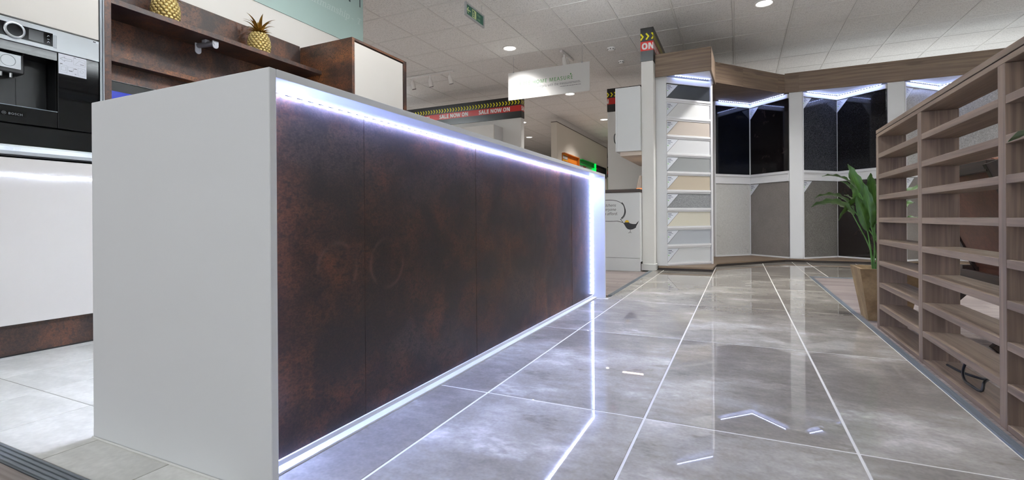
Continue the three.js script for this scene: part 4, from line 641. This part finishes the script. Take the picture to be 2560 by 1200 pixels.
// ------------------------------------------------------------------ ceiling fittings
{
  const rimM = plain(0xf0efec, 0.4), lens = std({ color: 0xffffff, emissive: lampColor, emissiveIntensity: 5 });
  const d0 = new THREE.Group(); mesh('rim', new THREE.LatheGeometry([[0.078, 0.006], [0.078, -0.002], [0.086, -0.007], [0.097, -0.005], [0.099, 0.0], [0.099, 0.004]].map((q) => new THREE.Vector2(...q)), 36), rimM, d0); mesh('lamp', cyl(0.0775, 0.0775, 0.003, 32, 0, 0.0015, 0), lens, d0);
  const spots = [[-2.764, -5.84, 'round downlight just in front of the white hanging sign'], [0.252, -5.815, 'round downlight at the top edge above the sample rack'], [-2.793, -8.46, 'round downlight below the hanging sign, further back'], [-2.816, -11.0, 'round downlight far back above the bright cream wall, left of the booth'], [-5.294, -12.41, 'tiny far downlight, lower of the pair beside the sale booth corner'], [-4.616, -10.44, 'tiny far downlight, upper of the pair beside the sale booth corner']];
  const out = 'unseen recessed ceiling downlight';
  for (const x of [-5.8]) for (const z of [-8.4, -11]) spots.push([x, z, out]); spots.push([3.3, -5.85, out], [-5.8, -5.85, out], [-5.8, -3.3, out], [3.3, -0.7, out], [0.25, -3.3, out], [3.3, -3.3, out], [-5.8, -0.7, out], [-1.6, -10.0, out], [-2.2, -13.5, out], [-1.2, -12.5, out]);  // last three: hidden downlights added to brighten the far wall
  for (const [x, z, label] of spots) { const d = d0.clone(); d.name = numbered('downlight'); d.position.set(x, CEIL - 0.0002, z); scene.add(d); d.userData = { label, category: 'downlight', group: 'recessed ceiling downlights' };
    const s = new THREE.SpotLight(lampColor, DOWN, 0, 1.05, 1, 2); s.name = 'downlight_beam'; s.position.set(x, CEIL - 0.03, z); s.target.position.set(x, 0, z); s.shadow.radius = 3.2; scene.add(s); scene.add(s.target); }
  // smoke detectors
  const sd = (x, z, r, label) => { const t = thing('smoke_detector', label, 'smoke detector', [x, CEIL, z], 0, 'smoke detectors on the ceiling'); mesh('base', cyl(r, r, 0.014, 28, 0, -0.007, 0), rimM, t); mesh('dome', new THREE.LatheGeometry([[r * 0.9, -0.014], [r * 0.85, -0.03], [r * 0.6, -0.042], [0.0001, -0.046]].map((q) => new THREE.Vector2(...q)), 28), rimM, t); for (let i = 0; i < 8; i++) { const v = mesh('vent', bx(-0.008, 0.008, -0.029, -0.018, r * 0.86, r * 0.9, { b: 0 }), plain(0x5a5a58, 0.6), t); v.rotation.y = i / 8 * Math.PI * 2; } };
  sd(-1.541, -6.43, 0.055, 'larger white smoke detector, nearer of the two on the ceiling'); sd(-1.537, -7.02, 0.042, 'smaller white smoke detector, further of the two on the ceiling');
  // track lights
  const track = (label, x0, z0, x1, z1, heads) => { const t = thing('track_light', label, 'track light', [0, 0, 0], 0, 'ceiling track lights'); const L = Math.hypot(x1 - x0, z1 - z0), g = bx(0, L, -0.03, 0, -0.016, 0.016); g.rotateY(-Math.atan2(z1 - z0, x1 - x0)); g.translate(x0, CEIL, z0); mesh('track', g, rimM, t);
    for (const [f, ty, tx, lit] of heads) { const h = new THREE.Group(); h.name = 'spot_head'; t.add(h); h.position.set(x0 + (x1 - x0) * f, CEIL - 0.03, z0 + (z1 - z0) * f); mesh('stem', cyl(0.012, 0.012, 0.06, 12, 0, -0.03, 0), rimM, h); const c = mesh('can', [cyl(0.032, 0.034, 0.1, 20, 0, -0.05, 0), cyl(0.026, 0.026, 0.03, 16, 0, 0.01, 0)], rimM, h); c.position.y = -0.065; c.rotation.set(ty, 0, tx); const e = mesh('lens', cyl(0.033, 0.033, 0.008, 20, 0, -0.1035, 0), lit ? lens : plain(0x3b3a38, 0.4), h); e.position.y = -0.065; e.rotation.copy(c.rotation); } };
  track('white ceiling track with three spot heads right of the tall cabinet', -4.9, -6.31, -3.94, -6.31, [[0.2, 0.3, 0.1, false], [0.55, 0.35, 0.0, false], [0.93, 0.35, 0.05, false]]);
  track('short white ceiling track with lit spot just above the hanging sign', -2.168, -6.2, -2.156, -6.66, [[0.25, 0, 0.15, false], [0.5, 0.3, -0.25, true]]);
  // track above the island, out of the picture, aimed at the kitchen run
  track('white ceiling track above the island, outside the picture', -1.75, -0.7, -1.75, -3.7, [[0.05, 0, -0.9, true], [0.36, 0, -0.9, true], [0.66, 0, -0.9, true], [0.93, 0, -0.9, true]]);
  for (const [z, tz] of [[-0.85, -1.0], [-1.78, -1.7], [-2.68, -2.4], [-3.49, -3.2]]) { const s = new THREE.SpotLight(lampColor, SPOT, 0, 0.75, 0.8, 2); s.name = 'track_spot_beam'; s.position.set(-1.88, CEIL - 0.17, z); s.target.position.set(-3.4, 1.8, tz); s.shadow.radius = 1.6; scene.add(s); scene.add(s.target); }
  // linear uplights added out of view to brighten the ceiling, not known fittings
  for (const [px, pz, label] of [[-1.3, -2.0, 'added unseen linear uplight over the island, brightening the ceiling'], [-6.0, -4.5, 'added unseen linear uplight behind the kitchen partition, brightening the ceiling'], [2.9, -3.4, 'added unseen linear uplight beyond the bookshelf, brightening the ceiling']]) {
    const pend = thing('added_uplight', label, 'added uplight', [px, 2.36, pz], 0, 'added unseen uplights');
    mesh('housing', [bx(-0.05, -0.036, -0.035, 0.035, -1.25, 1.25), bx(0.036, 0.05, -0.035, 0.035, -1.25, 1.25), bx(-0.036, 0.036, -0.035, -0.02, -1.25, 1.25)], M.aluminium, pend); mesh('lamp', bx(-0.035, 0.035, -0.019, -0.005, -1.24, 1.24, { b: 0 }), std({ color: 0xffffff, emissive: dayColor, emissiveIntensity: 3 }), pend);
    for (const z of [-1.1, 1.1]) mesh('wire', cyl(0.0015, 0.0015, 0.5, 6, -0.043, 0.25 + 0.0005, z), M.aluminium, pend);
    areaLight('added_uplight_beam', 0.07, 2.48, [px, 2.357, pz], [px, 4, pz], new THREE.Color().setRGB(0.87, 0.945, 1.0), px > 0 ? 0.9 * UP : UP).rotation.set(Math.PI / 2, 0, 0);
  }
  // hanging sign
  const hs = thing('hanging_sign', 'white hanging sign reading FREE HOME MEASURE', 'sign', [-2.36, 2.455, -6.18]);
  mesh('board', bx(-0.592, 0.592, -0.194, 0.194, -0.006, 0, { b: 0.001 }), plain(0xe6e5e3, 0.5), hs);
  decal('print', canvasTex(1024, 336, (g, W, H) => { g.fillStyle = '#d8d7d5'; g.fillRect(0, 0, W, H); g.fillStyle = '#3f8a3c'; g.font = '60px sans-serif'; g.textBaseline = 'alphabetic'; g.textAlign = 'left'; const s = 'FREE HOME MEASURE'; let x = 150; for (const ch of s) { g.fillText(ch, x, 172); x += g.measureText(ch).width + 5.5; } g.fillRect(x - 40, 108, 14, 14); g.fillRect(x - 36, 102, 6, 6); g.fillStyle = '#6f6f73'; g.font = '42px sans-serif'; g.fillText('Your perfect space starts with the measurements.', 85, 226, 840); for (let q = 670, n = 0; q < 920; n++) { const w = 9 + (n * 7) % 17; g.fillRect(q, 243, w, 6); q += w + 5; } }), 1.18, 0.384, [0, 0, 0.0008], [0, 0, 0], hs);
  for (const x of [-0.51, 0.49]) { mesh('wire', cyl(0.0016, 0.0016, 0.219, 6, x, 0.3035, -0.003), M.aluminium, hs); mesh('clip', bx(x - 0.008, x + 0.008, 0.185, 0.203, -0.009, 0.003), M.aluminium, hs); }
  // fire exit sign
  const es = thing('fire_exit_sign', 'hanging green fire exit sign with running figure and arrow', 'sign', [-2.465, 2.702, -4.384]);
  mesh('frame', [bx(-0.02, 0, 0.05, 0.068, -0.194, 0.194), bx(-0.02, 0, -0.068, -0.05, -0.194, 0.194), bx(-0.02, 0, -0.05, 0.05, 0.174, 0.194), bx(-0.02, 0, -0.05, 0.05, -0.194, -0.174)], plain(0xb4b6b8, 0.4), es, 'grey frame');
  mesh('plate', bx(-0.016, -0.006, -0.05, 0.05, -0.174, 0.174, { b: 0 }), plain(0x1f5a48, 0.4), es);
  decal('print', canvasTex(512, 148, (g, W, H) => { g.fillStyle = '#1f6450'; g.fillRect(0, 0, W, H); g.fillStyle = g.strokeStyle = '#d6e4a4'; g.lineWidth = 18; g.beginPath(); g.moveTo(20, 74); g.lineTo(120, 74); g.moveTo(62, 30); g.lineTo(22, 74); g.lineTo(62, 118); g.stroke(); g.fillRect(170, 12, 124, 124); g.fillStyle = g.strokeStyle = '#1f6450'; g.fillRect(184, 26, 62, 96); g.fillStyle = g.strokeStyle = '#d6e4a4'; g.lineWidth = 12; g.beginPath(); g.arc(228, 38, 10, 0, 7); g.fill(); g.beginPath(); g.moveTo(226, 52); g.lineTo(214, 82); g.lineTo(232, 96); g.lineTo(226, 122); g.moveTo(214, 82); g.lineTo(196, 112); g.moveTo(224, 58); g.lineTo(196, 66); g.stroke(); g.fillStyle = '#a8c898'; g.font = '56px sans-serif'; g.fillText('Fire', 330, 62); g.fillText('exit', 330, 124); }), 0.348, 0.1, [-0.0055, 0, 0], [0, Math.PI / 2, 0], es);
  for (const z of [-0.15, 0.17]) mesh('wire', cyl(0.0014, 0.0014, 0.096, 6, -0.01, 0.1155, z), M.aluminium, es);
}

scene.traverse((o) => { if (o.isMesh) { o.castShadow = true; o.receiveShadow = true; } if (o.isSpotLight) o.castShadow = true; });
renderer.render(scene, camera);
